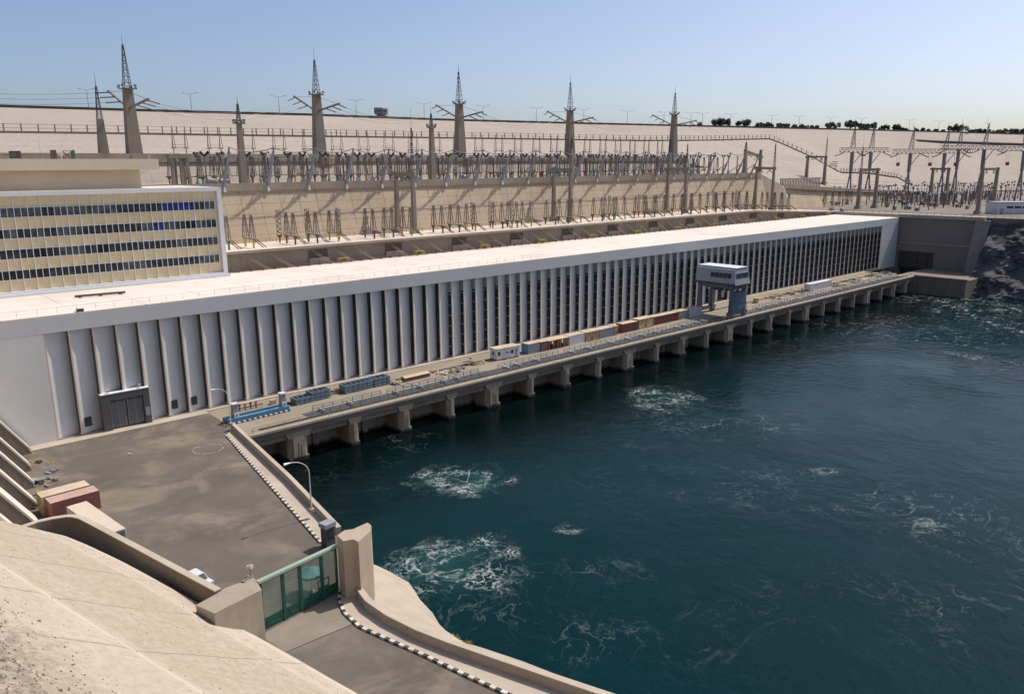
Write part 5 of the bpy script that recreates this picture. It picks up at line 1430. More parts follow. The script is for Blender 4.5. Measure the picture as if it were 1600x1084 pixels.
# concrete portals
def portal(pa, pb, ha, hb, mast, label, w0=1.25, w1=.85, beamz=None, group='concrete portal frames'):
    """two legs on the ground at pa, pb joined by a beam; mast on the second leg"""
    pa = Vector(pa); pb = Vector(pb); o0 = (pa+pb)/2; o0.z = min(pa.z, pb.z)
    t = thing('concrete_portal', o0, label, 'portal', group)
    for p, h in ((pa, ha), (pb, hb)):
        q = p-o0; mb = MB(); mb.frus(q, w0, w0, q+Vector((0, 0, h)), w1, w1); mb.build('leg', 'pole', t)
        mb = MB(); mb.frus(q, w0*1.7, w0*1.7, q+Vector((0, 0, 1.6)), w0*1.5, w0*1.5); mb.build('footing', 'conc', t)
    a = pa-o0+Vector((0, 0, (beamz or min(ha, hb))-.7)); b_ = pb-o0+Vector((0, 0, (beamz or min(ha, hb))-.7)); d = (b_-a).normalized()
    mb = MB(); mb.bar(a-d*1.6, b_+d*.9, .75, 1.1); mb.build('beam', 'pole', t)
    if mast:
        q = pb-o0+Vector((0, 0, hb)); mb = MB(); lattice(mb, q, .8, q+Vector((0, 0, mast*.65)), .2, 6, .1, .06); mb.cone(q+Vector((0, 0, mast*.65)), q+Vector((0, 0, mast)), .06, .02, 5); mb.build('mast', 'steel_dk', t)
    for f in (.25, .75):
        for s in (-1, 1):
            c = a.lerp(b_, f); MB().tube(sag(c+Vector((0, 0, -.5)), c+Vector((s*3.4, s*.6, -1.9)), .35, 4), .17, 6).build('insulator_string', 'steel_dk', t)
    return t
for i, (uf, un, vt) in enumerate(((622.5, 649.5, 268), (867, 894, 265), (1043.5, 1073, 264), (1180.5, 1208, 263))):
    yn, yf_ = 187.5, 193.4
    xn = ratio(un-3, 330)*yn; xf = xn+.4
    xf = ratio(uf-2, 330)*yf_
    h = py(un-4, vt, yn).z-zt(xn)
    mast = (17, 0, 13, 15)[i]
    portal((xf, yf_, zt(xf)), (xn, yn, zt(xn)), h+(.6 if i else 0), h+.8, mast, ('concrete portal with a tall lattice mast nearest the office block', 'concrete portal without mast in front of the middle pylon', 'concrete portal in front of the right-hand pylon', 'concrete portal at the stepped end of the ledge')[i], group='concrete portal frames on the lower terrace')

# slender tapered columns on the ledge with lattice tips
def column(name, p, h, w0, w1, spire, rod, label, cat, group, flood=True, arms=False, pedestal=False, ped_h=4.4):
    t = thing(name, p, label, cat, group)
    mb = MB(); mb.frus((0, 0, 0), w0, w0*.85, (0, 0, h), w1, w1*.85); mb.build('shaft', 'pole', t)
    mb = MB(); lattice(mb, (0, 0, h), w1*.85, (0, 0, h+spire), .28, 7, .13, .09); mb.build('lattice_tip', 'steel_dk', t)
    mb = MB(); mb.cone((0, 0, h+spire), (0, 0, h+spire+rod), .09, .025, 6); mb.build('rod', 'steel_dk', t)
    if flood:
        mb = MB(); r_ = w1*.8
        mb.box(-r_, r_, -r_, r_, h-.05, h+.12)
        for k in range(8):
            a = k*math.pi/4; c = Vector((r_*1.1*math.cos(a), r_*1.1*math.sin(a), h+.5+(.55 if k % 2 else 0))); d = Vector((math.cos(a), math.sin(a), -.35))
            mb.cone(c, c+d*.6, .2, .42, 8)
        mb.build('floodlights', 'steel', t)
    if pedestal:
        n = 8; mb = MB(); r0_, r1_ = 3.4, 5.7
        vs = []
        for r_, z in ((r0_, -ped_h), (r1_, -ped_h*.55), (r1_, .25)):
            for k in range(n): a = (k+.5)*2*math.pi/n; vs.append((r_*math.cos(a), r_*math.sin(a), z))
        mb.add(vs, [tuple(range(n-1, -1, -1)), tuple(range(2*n, 3*n))]+[(j*n+k, j*n+(k+1) % n, (j+1)*n+(k+1) % n, (j+1)*n+k) for j in range(2) for k in range(n)])
        mb.build('pedestal', 'conc', t)
    if arms:
        zb = h-5.2
        A1 = [Vector((-1.5, 13., zb+5.6)), Vector((0, .8, zb))]; A2 = [Vector((1.5, -12.5, zb+1.8)), Vector((0, -.8, zb))]
        for (e, b0) in (A1, A2):
            mb = MB()
            mb.bar(b0+Vector((.0, 0, 0)), e, .55, .5)
            mb.build('arm', 'pole', t)
            mb = MB(); mb.bar(Vector((0, 0, h-.5)), b0.lerp(e, .92), .09); mb.build('stay', 'steel_dk', t)
        t['armL'] = 0
        return t, A1, A2
    return t
UP5 = [(211, 245, 140, 72, 55), (500, 243, 149, 95, 74), (719, 241, 163, 113, 98), (890, 241, 173, 129, 115), (1051, 243, 179, 145, 134)]
PY = 250.
PYL = []
nm = ('tallest tapered pylon, nearest the office block', 'second tall tapered pylon from the left', 'middle tall tapered pylon', 'fourth tall tapered pylon behind a concrete portal', 'rightmost tall tapered pylon on the upper ledge')
for i, (u, vb, vt, vs_, vr) in enumerate(UP5):
    x = ratio(u, 248)*PY; zb = 48.96
    zt_ = py(u, vt, PY).z; zs = py(u, vs_, PY).z; zr_ = py(u, vr, PY).z
    t, A1, A2 = column('tapered_pylon', (x, PY, zb), zt_-zb, 3.9, 2.3, zs-zt_, zr_-zs, nm[i]+', two armed', 'pylon', 'tall tapered pylons on the upper ledge', True, True, True)
    del t['armL']
    o = Vector((x, PY, zb)); PYL.append((o, A1, A2))
# insulator strings and conductors between the pylons
def conductor(a, b_, dip, label, seed=0):
    t = thing('conductor', a, label, 'overhead line', 'conductors strung between the tapered pylons')
    a = Vector(a); b_ = Vector(b_); d = (b_-a); L_ = d.length; d /= L_
    mb = MB(); P = [p-a for p in sag(a, b_, dip, 14)]
    mb.tube(P, .05, 4); mb.build('wire', 'cable', t)
    for e, e2 in ((P[0], P[1]), (P[-1], P[-2])): MB().cone(e, e+(e2-e).normalized()*3.8, .20, .20, 6).build('insulator_string', 'steel_dk', t)
nn_ = ('innermost', 'middle', 'outermost')
for i in range(len(PYL)):
    o, A1, A2 = PYL[i]
    for k, f in enumerate((.42, .7, .97)):
        s = o+A1[1].lerp(A1[0], f)+Vector((0, 0, -.4))
        if i == 0:
            conductor(s, s+Vector((-90, 6, 3)), 3.2, '%s conductor running left out of the picture from the tallest pylon' % nn_[k])
        else:
            po, pA1, pA2 = PYL[i-1]
            s0 = po+pA2[1].lerp(pA2[0], f)+Vector((0, 0, -.4))
            conductor(s0, s, 4.2, '%s conductor strung between the %s and %s tall pylons' % (nn_[k], ordw(i), ordw(i+1)))
        if i == 4:
            s0 = o+A2[1].lerp(A2[0], f)+Vector((0, 0, -.4))
            conductor(s0, (x+88, 205, 44.5+k), 4.5, '%s conductor dropping from the rightmost tall pylon to the yard' % nn_[k])
# small pylon by the office penthouse
x = ratio(163, 246)*258; z0_ = 48.95; zt_ = py(158, 186, 258).z
column('tapered_pylon', (x, 258, z0_), zt_-z0_, 2.7, 1.6, py(156, 135, 258).z-zt_, 4, 'small tapered pylon with lattice tip above the office penthouse', 'pylon', 'tall tapered pylons on the upper ledge', False)
for i, (u, vf, vt, vs_, vr) in enumerate(((380, 283, 194, 163, 150), (676, 276, 200, 178, 166), (1163, 262, 235, 222, 214))):
    x = ratio(u, 275)*205.6; zt_ = py(u-2, vt, 205.6).z; zs = py(u-3, vs_, 205.6).z
    column('ledge_column', (x, 205.6, 40.95), zt_-40.95, 2.0, 1.15, zs-zt_, py(u-3, vr, 205.6).z-zs, 'slender concrete column with lattice tip on the ledge, %s from the left' % ordw(i+1), 'column', 'slender columns on the ledge', i < 2)
mid = ratio(893, 262)*205.6
column('ledge_column', (mid, 205.6, 40.95), py(893, 232, 205.6).z-40.95, 1.7, 1.1, 3.5, 2., 'slender concrete column just right of the fourth tall pylon', 'column', 'slender columns on the ledge', False)
x = ratio(1046, 262)*205.6
column('ledge_column', (x, 205.6, 40.95), py(1046, 238, 205.6).z-40.95, 1.6, 1.0, 5., 2., 'slender concrete column just left of the rightmost tall pylon', 'column', 'slender columns on the ledge', False)
# portals on the ledge end and behind it
a = Vector((ratio(1163, 262)*205.6, 205.6, 40.95)); 
xq = ratio(1188, 262)*205.6
portal((xq, 205.8, 38.5), (a.x+1.9, 206.6, 40.95), py(1188, 234, 205.6).z-38.5, py(1165, 234, 205.6).z-40.95, 0, 'concrete portal beside the last slender column at the end of the ledge', 1.3, 1.0, group='concrete portals beyond the ledge')
q1 = pz(1259, 288, 33); q2 = pz(1287, 288, 33)
portal(q1, q2, 17.3, 17.3, 16, 'concrete portal with a spike standing alone before the stepped walkway', 1.7, 1.2, group='concrete portals beyond the ledge')

# leaning struts along the ledge, their busbars
zst = None
xs_st = [82.3+i*11.75 for i in range(22)]
tops = []
for i, x in enumerate(xs_st):
    if zst is None:
        t = thing('leaning_strut', (x, 199.6, 41.0), '', 'strut', 'leaning struts along the ledge')
        mb = MB(); mb.bar((0, -1.0, -.6), (.35, -3.2, 4.6), .72, .62); mb.bar((.35, -3.2, 4.6), (.6, -4.6, 8.4), .46, .42); mb.build('strut', 'cgrey', t)
        mb = MB(); mb.hexa([(-.35, -1.75, -1.5), (.35, -1.75, -1.5), (.35, -1.35, -1.5), (-.35, -1.35, -1.5)], [(-.1, -1.5, .1), (.1, -1.5, .1), (.1, -1.35, .1), (-.1, -1.35, .1)]); mb.build('bracket', 'cwhite', t)
        mb = MB(); mb.cone((.6, -4.6, 8.4), (.6, -4.8, 9.6), .3, .18, 8); mb.cone((.6, -4.6, 8.4), (.6, -4.4, 8.0), .3, .25, 8); mb.build('insulator', 'porc_g', t)
        mb = MB(); mb.bar((.6, -4.6, 8.3), (.3, 6., 6.5), .08); mb.bar((.4, -2.9, 4.6), (.2, 4., .3), .26); mb.build('tie', 'steel', t)
        remember(t); zst = t; o = t
    else: o = dup(zst, (x, 199.6, 41.0))
    o['label'] = 'grey strut leaning out over the ledge from a white bracket, %s from the office block' % ordw(i+1)
    tops.append(Vector((x+.6, 194.9, 50.5)))
b = None
for i, (p, q) in enumerate(zip(tops, tops[1:])):
    if b is None:
        t = MB().tube([pt-p for pt in sag(p, q, 1.15, 8)], .12, 5).build('busbar_loop', 'steel_dk', loc=p); b = t
    else: t = dup(b, p)
    tag(t, 'dark sagging conductor between two leaning struts, %s span from the office block' % ordw(i+1), 'conductor', 'sagging conductors between the struts')

# circuit breakers with V-shaped heads
brk = thing('circuit_breaker', (0, 0, 0), '', 'circuit breaker')
mb = MB(); mb.box(-.7, .7, -.5, .5, 0, .5); mb.box(-.5, .5, -.3, .3, .5, 1.5); mb.build('base', 'cgrey', brk)
mb = MB(); mb.cone((0, 0, 1.5), (0, 0, 3.0), .28, .18, 8); mb.cone((0, 0, 3.0), (0, 0, 7.6), .17, .14, 8); mb.build('column', 'porc', brk)
for s in (-1, 1):
    mb = MB(); mb.cone((0, 0, 7.6), (s*1.15, 0, 8.7), .26, .40, 8); mb.build('arcing_head', 'black', brk)
remember(brk)
it = thing('instrument_transformer', (0, 0, 0), '', 'transformer')
mb = MB(); mb.frus((0, 0, 0), .45, .45, (0, 0, 2.0), .38, .38); mb.box(-.6, .6, -.6, .6, 1.9, 2.1); mb.build('leg', 'red', it)
mb = MB(); mb.cone((0, 0, 2.1), (0, 0, 7.2), .27, .20, 10); mb.build('column', 'porc_k', it)
mb = MB(); mb.cone((0, 0, 7.2), (0, 0, 8.0), .45, .5, 10); mb.cone((0, 0, 8.0), (0, 0, 8.5), .4, .1, 10); mb.build('head', 'cwhite', it); remember(it)
tk = thing('oil_tank', (0, 0, 0), '', 'tank')
mb = MB(); mb.cone((-1.0, 0, 1.0), (1.0, 0, 1.0), .85, .85, 14); mb.build('shell', 'cgrey', tk); mb = MB(); mb.box(-.8, -.5, -.6, .6, 0, .5); mb.box(.5, .8, -.6, .6, 0, .5); mb.build('saddle', 'steel', tk); remember(tk)
hg = thing('disconnector', (0, 0, 0), '', 'disconnector')
for x in (-1.9, 1.9):
    mb = MB()
    for sx, sy in ((-1, -1), (1, -1), (0, 1)): mb.cone((x+sx*.5, sy*.4, 2.4), (x+sx*.08, sy*.07, 8.6), .10, .07, 6)
    mb.cone((x, 0, 8.5), (x, 0, 9.2), .12, .05, 6); mb.build('insulator', 'porc', hg)
    mb = MB(); mb.bar((x, 0, 0), (x, 0, 2.4), .22); mb.box(x-.7, x+.7, -.5, .5, 2.3, 2.45); mb.build('support', 'steel', hg)
mb = MB(); mb.bar((-2.3, 0, 2.6), (2.3, 0, 2.6), .16); mb.bar((-1.9, 0, 3.4), (1.9, 0, 3.4), .08); mb.build('cross_beam', 'steel', hg); remember(hg)
def series(o, pts, fmt, group, cat=None, rz=0):
    for i, p in enumerate(pts):
        c = o if i == 0 else dup(o)
        c.location = p; c.rotation_euler = (0, 0, rz)
        tag(c, fmt % ordw(i+1), cat, group)
ZU = 40.95
random.seed(77)
series(brk, [(84+i*5.85+(.5 if i % 3 == 1 else 0), 213.5+(i % 2)*1.2, ZU) for i in range(44)], 'breaker with twin black heads on the upper yard behind the ledge, %s from the left', 'circuit breakers in the upper yard')
series(it, [(88+i*11.75, 209.2, ZU) for i in range(22)], 'black columned instrument transformer with white head just behind the ledge, %s from the left', 'instrument transformers in the upper yard')
series(hg, [(92+i*10.9, 252.5, 48.95) for i in range(23)], 'tall disconnector on the upper ledge against the dam face, %s from the left', 'disconnectors on the upper ledge')
k = 0
for i in range(33):
    x = 83+i*7.75; c = CN[(i+1) % 3]; k += 1
    put_stand(c, (x, 219.5+(i % 2)*2.2, ZU), '%s-legged insulator stand in the upper yard behind the breakers, %s stand from the left' % (c, ordw(k)), 'insulator stands in the upper yard', rz=math.pi/2 if i % 3 == 0 else 0)
series(tk, [(83, 208, ZU), (86.5, 208.2, ZU), (150, 210.5, ZU), (171, 211, ZU), (222, 211, ZU), (246, 211, ZU), (297, 211, ZU)], 'grey oil tank lying at the front of the upper yard, %s from the left', 'oil tanks in the upper yard')
# slab frame with grouped legs near the office
q = Vector((ratio(277, 250)*207, 207, ZU)); t = thing('concrete_cabin_frame', q, 'clump of brown concrete posts under a flat slab beside the office block', 'frame')
for i, (dx, dy) in enumerate(((-1.9, -1), (-.7, .6), (.6, -.8), (1.7, .8), (2.6, -.6))):
    mb = MB(); mb.frus((dx, dy, 0), .8, .8, (dx*.75, dy, 7.), .6, .6); mb.build('post', 'pole', t)
mb = MB(); mb.box(-2.4, 2.7, -1.6, 1.4, 7.0, 7.9); mb.build('slab', 'pole', t)
for i, (u, yy) in enumerate(((470, 207.), (972, 207.))): pass
# long cross wires over the yard
mb = MB()
for y, z, nm_ in ((216, 50.2, 'nearest the ledge'), (222, 49.6, 'in the middle of the yard'), (226, 48.8, 'nearest the upper ledge')):
    mb = MB()
    for i in range(11): mb.tube(sag((78+i*23.5, y, z), (78+(i+1)*23.5, y, z), .9, 6), .05, 4)
    tag(mb.build('yard_wire', 'cable'), 'thin sagging wire strung the length of the upper yard, %s' % nm_, 'wire', 'wires over the upper yard')

def series3(o, pts, fmt, group, rz=0):
    for i, p in enumerate(pts):
        c = dup(o); c.location = p; c.rotation_euler = (0, 0, rz); tag(c, fmt % ordw(i+1), None, group)
it2 = thing('insulator_column', (0, 0, 0), '', 'insulator column')
mb = MB(); mb.frus((0, 0, 0), .34, .34, (0, 0, 2.4), .28, .28); mb.build('leg', 'steel', it2); mb = MB(); mb.cone((0, 0, 2.4), (0, 0, 6.8), .2, .15, 8); mb.build('column', 'porc_g', it2)
mb = MB(); mb.cone((0, 0, 6.8), (0, 0, 7.1), .3, .3, 8); mb.build('cap', 'steel', it2); remember(it2)
it2.location = (84, 226.5, ZU); tag(it2, 'grey column in the third row of the upper yard, the one beside the office block', None, 'grey columns at the back of the upper yard')
series3(it2, [(89+i*5.3, 226.+(i % 3)*.8, ZU) for i in range(46)], 'grey column in the third row of the upper yard, %s from the left', 'grey columns at the back of the upper yard')
series3(brk, [(89+i*7.1, 232.5+(i % 2), ZU) for i in range(35)], 'twin-headed breaker in the back row of the upper yard, %s from the left', 'breakers at the back of the upper yard', .8)
for i in range(30):
    c = CN[i % 3]; put_stand(c, (85+i*8.4, 237.5, ZU), '%s-legged insulator stand at the back of the upper yard, %s stand from the left' % (c, ordw(i+1)), 'insulator stands at the back of the upper yard', rz=math.pi/2)
# ------------------------------------------------------------------ right-hand yard
def at_yard(u, v): p = pz(u, v, ZY); return p
RP = [((1340, 326.5), (1366, 325), 263, 16, 'concrete portal with lattice mast nearest the end of the white hall'), ((1452, 319), (1476, 320), 262, 0, 'brown concrete portal in the middle of the right-hand yard'), ((1527, 335), (1550, 332.5), 262, 12, 'dark concrete portal with a lattice mast near the white yard building')]
for (fa, fb, vt, mast, lab) in RP:
    pa, pb = at_yard(*fa), at_yard(*fb)
    y_ = (pa.y+pb.y)/2
    h = [542]
    def height(p, u):
        lo, hi = 0, 60
        for _ in range(30):
            mid = (lo+hi)/2; q = p+Vector((0, 0, mid))-EYE; v = 542-FPX*q.dot(UP)/q.dot(FW)
            if v > vt: lo = mid
            else: hi = mid
        return lo
    ha = height(pa, 0)
    if mast: pa, pb = pb, pa
    portal(pa, pb, ha, ha, mast, lab, 1.7, 1.15, group='concrete portals in the right-hand yard')
def a_frame(u, vbase, vtop, name_lab, spire=True, lean=0, d=470):
    z0_ = 23.0
    p = pz(u, vbase, z0_)
    lo, hi = 0, 90
    for _ in range(30):
        mid = (lo+hi)/2; q = p+Vector((0, 0, mid))-EYE; v = 542-FPX*q.dot(UP)/q.dot(FW)
        if v > vtop: lo = mid
        else: hi = mid
    return p, lo
def gantry(cols, uL, uR, vbeam, label):
    """steel gantry: A-shaped columns carrying a lattice beam that runs across the view"""
    P = [a_frame(u, vb, vbeam, '') for u, vb in cols]
    o = P[0][0]; t = thing('lattice_gantry', o, label, 'gantry', 'lattice gantries in the right-hand yard')
    side = Vector((RT.x, RT.y, 0)).normalized(); depth = Vector((FW.x, FW.y, 0)).normalized()
    d = (o-EYE).dot(FW)
    for p, h in P:
        q = p-o; mb = MB()
        mb.bar(q+side*-2.4, q+Vector((0, 0, h*.62)), .7, .7); mb.bar(q+side*1.6, q+Vector((0, 0, h*.62)), .7, .7); mb.frus(q+Vector((0, 0, h*.60)), 1.5, 1.5, q+Vector((0, 0, h)), 1.7, 1.7)
        mb.build('column', 'steel', t)
        mb = MB(); mb.bar(q+Vector((0, 0, h*.72)), q+side*6+Vector((0, 0, h)), .35); mb.build('bracket', 'steel', t)
        mb = MB(); s0 = q+Vector((0, 0, h+2.8)); lattice(mb, s0, 2.2, s0+side*random.uniform(-1.5, 1.5)+Vector((0, 0, 13)), .25, 6, .2, .12); mb.cone(s0+Vector((0, 0, 12.5)), s0+Vector((0, 0, 17)), .1, .03, 5); mb.build('spike', 'steel', t)
    h = P[0][1]; sc_ = d/FPX
    xa_, xb_ = (uL-cols[0][0])*sc_, (uR-cols[0][0])*sc_
    mb = MB(); n = max(6, int((xb_-xa_)/2.6)); B_ = 2.6
    for k in range(n+1):
        f = k/n; c = side*(xa_+(xb_-xa_)*f)+Vector((0, 0, h))
        cs = [c-depth*1.1, c+depth*1.1, c+depth*1.1+Vector((0, 0, B_)), c-depth*1.1+Vector((0, 0, B_))]
        for j in range(4): mb.bar(cs[j], cs[(j+1) % 4], .14)
        if k:
            for j in range(4): mb.bar(prev[j], cs[j], .24)
            for j in (0, 1, 2, 3): mb.bar(prev[j], cs[(j+1) % 4], .15)
        prev = cs
    mb.build('lattice_beam', 'steel', t)
    for k in range(4):
        mb = MB(); c = side*(xa_+(xb_-xa_)*(.08+.27*k))+Vector((0, 0, h)); mb.tube(sag(c, c+side*(5.5 if k % 2 else -5.5)+Vector((0, 0, -2.2)), .3, 4), .28, 6); mb.build('insulator_string', 'steel_dk', t)
    return t
random.seed(5)
gantry([(1325, 314), (1354, 312)], 1306, 1380, 238, 'left-hand steel lattice gantry in the right-hand yard, above the mast portal')
gantry([(1415, 313), (1468, 312)], 1388, 1508, 240, 'wide steel lattice gantry in the middle of the right-hand yard')
gantry([(1489, 311), (1528, 311)], 1462, 1557, 234, 'steel lattice gantry crossing behind the dark portal')
gantry([(1590, 314)], 1556, 1640, 236, 'steel lattice gantry cut by the right edge of the picture')
# line weights hung on pairs of wires
for i, (u, v) in enumerate(((1403, 257), (1453, 257), (1493, 257), (1574, 256))):
    p = py(u, v, 0.1) if False else EYE+ray(u, v)*(470/(ray(u, v).dot(FW)))
    q = EYE+ray(u+1, 240)*(470/(ray(u+1, 240).dot(FW)))
    t = thing('line_trap_drum', p, 'brown drum hanging on two wires below the lattice gantries, %s from the left' % ordw(i+1), 'line trap', 'drums hanging below the lattice gantries')
    mb = MB(); mb.cone((0, 0, -1.), (0, 0, 1.), 1.0, 1.0, 12); mb.build('drum', 'rust', t)
    mb = MB()
    for s in (-.6, .6): mb.bar((s*RT.x, s*RT.y, 1), (q-p)+Vector((s*2*RT.x, s*2*RT.y, 0)), .09)
    mb.build('wire', 'cable', t)
# ground equipment in rows
random.seed(99)
def rowpts(us, v, jit=0): return [at_yard(u+random.uniform(-jit, jit)*1.5, v+random.uniform(-1, 1)*jit*2.) for u in us]
def series2(o, pts, fmt, group):
    for i, p in enumerate(pts):
        c = dup(o); c.location = p; c.rotation_euler = (0, 0, random.choice((0, .4, 1.57)))
        tag(c, fmt % ordw(i+1), None, group)
series2(brk, rowpts(list(range(1282, 1335, 7))+list(range(1352, 1600, 8)), 312, 2)+rowpts(list(range(1286, 1336, 9))+list(range(1374, 1600, 7)), 304, 2), 'breaker with twin black heads in the right-hand yard, %s from the left', 'circuit breakers in the right-hand yard')
series2(it, rowpts(list(range(1290, 1340, 11))+list(range(1372, 1600, 9)), 315, 3)+rowpts(list(range(1376, 1556, 8)), 306, 2)+rowpts(list(range(1384, 1530, 13)), 326, 1.2), 'black columned transformer in the right-hand yard, %s from the left', 'instrument transformers in the right-hand yard')
i = 0
for u in list(range(1250, 1338, 11))+list(range(1376, 1555, 10)):
    i += 1; c = CN[i % 3]; p = at_yard(u, 321+random.uniform(-3, 4))
    put_stand(c, p, '%s-legged insulator stand in the right-hand yard, %s stand from the left' % (c, ordw(i)), 'insulator stands in the right-hand yard', rz=random.choice((0, 1.57)))
series2(tk, rowpts((1300, 1318, 1385, 1402, 1417, 1438, 1462, 1487, 1502), 323, 4), 'grey oil tank on the gravel of the right-hand yard, %s from the left', 'oil tanks in the right-hand yard')
i = 0
bx = thing('switch_cabinet', (0, 0, 0), '', 'cabinet'); mb = MB(); mb.box(-1.1, 1.1, -.6, .6, .4, 1.7); mb.build('case', 'cgrey', bx); mb = MB(); mb.box(-1.25, 1.25, -.75, .75, 1.703, 1.85); mb.build('roof', 'cwhite', bx)
for x in (-.9, .9): MB().box(x-.1, x+.1, -.5, .5, 0, .399).build('foot', 'steel_dk', bx)
mb = MB(); remember(bx)
series(bx, rowpts((1296, 1309, 1322, 1393, 1410, 1424, 1444, 1455, 1466, 1480, 1495, 1508), 324, 3), 'white roofed switch cabinet on the gravel of the right-hand yard, %s from the left', 'switch cabinets in the right-hand yard')
dg = thing('post_insulator', (0, 0, 0), '', 'insulator'); mb = MB(); mb.frus((0, 0, 0), .4, .4, (0, 0, 2.2), .35, .35); mb.build('leg', 'red', dg); mb = MB(); mb.cone((0, 0, 2.2), (0, 0, 5.6), .3, .2, 8); mb.build('column', 'porc', dg); remember(dg)
series(dg, rowpts(list(range(1262, 1334, 6))+list(range(1352, 1560, 6)), 318, 3), 'short red-footed post insulator in the right-hand yard, %s from the left', 'post insulators in the right-hand yard')
mb = MB()
e0 = [pz(u, v, ZY) for u, v in ((1240, 325), (1300, 326), (1400, 331), (1500, 335))]
# fence along the lip of the yard
P = [Vector((XW+.2, y, ZY+.25)) for y in range(100, 178, 3)]
for p in P: mb.box(p.x-.05, p.x+.05, p.y-.05, p.y+.05, p.z, p.z+1.1)
for z in (.6, 1.1): mb.bar(P[0]+Vector((0, 0, z)), P[-1]+Vector((0, 0, z)), .06)
tag(mb.build('yard_fence', 'rust'), 'low rusty fence along the lip of the right-hand yard', 'fence')
for i in range(4):
    a = EYE+ray(1290, 281+i*5)*(430/(ray(1290, 281+i*5).dot(FW))); b_ = EYE+ray(1640, 283+i*4)*(470/(ray(1640, 283+i*4).dot(FW)))
    t = MB().tube([p-a for p in sag(a, b_, 1.5, 12)], .07, 4).build('yard_conductor', 'cable', loc=a); tag(t, 'thin conductor strung across the right-hand yard, %s from the top' % ordw(i+1), 'wire', 'conductors across the right-hand yard')
# white yard building at the right edge
q = pz(1557, 335, ZY); t = thing('yard_building', q, 'low white building with a strip of windows at the right edge of the picture', 'building', rz=math.atan2(RT.y, RT.x))
mb = MB(); mb.box(0, 24, 0, 9, 0, 5.1); mb.build('wall', 'cwhite', t); mb = MB(); mb.box(-.3, 24.3, -.3, 9.3, 5.103, 5.4); mb.build('roof', 'cgrey', t)
for k in range(6):
    mb = MB(); mb.box(4.2+k*3.6, 7.2+k*3.6, -.06, -.003, 2.6, 3.6); mb.build('window', 'glass', t)
mb = MB(); mb.box(1.5, 2.8, -.06, -.003, 0, 2.6); mb.build('door', 'cgrey', t)
mb = MB()
for k in range(20): x = -1+k*1.3; mb.box(x, x+.08, -1.6, -1.52, 0, 1.6)
mb.box(-1, 24.4, -1.58, -1.54, 1.5, 1.6); mb.box(-1, 24.4, -1.58, -1.54, .8, .87)
mb.build('fence', 'cwhite', t)

# ------------------------------------------------------------------ along the crest
lp = thing('crest_lamp', (0, 0, 0), '', 'street lamp')
mb = MB(); mb.cone((0, 0, 0), (0, 0, 10), .16, .1, 6); sdir = Vector((RT.x, RT.y, 0)).normalized()
mb.bar(Vector((0, 0, 9.9)), sdir*3.2+Vector((0, 0, 10.6)), .12); mb.bar(Vector((0, 0, 9.9)), -sdir*3.2+Vector((0, 0, 10.6)), .12); mb.build('pole', 'steel', lp)
for s in (-1, 1): mb = MB(); mb.bar(sdir*s*3.1+Vector((0, 0, 10.6)), sdir*s*4.3+Vector((0, 0, 10.7)), .35, .18); mb.build('lamp_head', 'steel', lp)
remember(lp)
series(lp, [away(u, 12) for u in (139, 300, 437, 557, 663, 755, 838, 912, 980, 1037, 1079, 1097, 1141, 1205, 1248, 1297, 1345, 1420, 1466, 1542)], 'double armed lamp post on the crest of the dam, %s from the left', 'double armed lamp posts on the dam crest')
c = away(596, 22); t = thing('lookout_tower', c, 'small grey faceted lookout building on a stepped base on the dam crest', 'lookout')
k = (c-EYE).dot(FW)/FPX
n = 8
mb = MB(); mb.prism([(k*13.5*math.cos((i+.5)*math.pi/4)*.85, k*13.5*math.sin((i+.5)*math.pi/4)*.85) for i in range(8)], 0, k*7); mb.prism([(k*17*math.cos((i+.5)*math.pi/4), k*17*math.sin((i+.5)*math.pi/4)) for i in range(8)], 0, k*3.5); mb.build('base', 'conc_grey', t)
mb = MB(); mb.prism([(k*7*math.cos((i+.5)*math.pi/4), k*7*math.sin((i+.5)*math.pi/4)) for i in range(8)], k*7.01, k*9)
f = lambda r_, z: [(r_*math.cos((i+.5)*math.pi/4), r_*math.sin((i+.5)*math.pi/4), z) for i in range(8)]
vs = f(k*9.5, k*9.)+f(k*11, k*11)+f(k*11, k*17.4); mb.add(vs, [tuple(range(7, -1, -1)), tuple(range(16, 24))]+[(j*8+i, j*8+(i+1) % 8, j*8+8+(i+1) % 8, j*8+8+i) for j in range(2) for i in range(8)]); mb.build('cabin', surf('slate_cladding', (.34, .36, .40), .7, .2, .5, 2.), t)
mb = MB()
for i in range(8):
    a = i*math.pi/4; d = Vector((math.cos(a), math.sin(a), 0)); s = Vector((-d.y, d.x, 0)); cc = d*k*10.22
    mb.bar(cc-s*k*3.2+Vector((0, 0, k*14)), cc+s*k*3.2+Vector((0, 0, k*14)), .2, k*2.6)
mb.build('window_band', 'glass_g', t)
mb = MB(); vs = f(k*11.6, k*17.41)+f(k*10.5, k*19); mb.add(vs, [tuple(range(7, -1, -1)), tuple(range(8, 16))]+[(i, (i+1) % 8, 8+(i+1) % 8, 8+i) for i in range(8)]); mb.build('roof', 'cgrey', t)
mb = MB(); mb.prism([(-k*24+k*8*math.cos(i*math.pi/4), k*8*math.sin(i*math.pi/4)) for i in range(8)], 0, k*2.5); mb.build('side_mound', 'conc_dark', t)

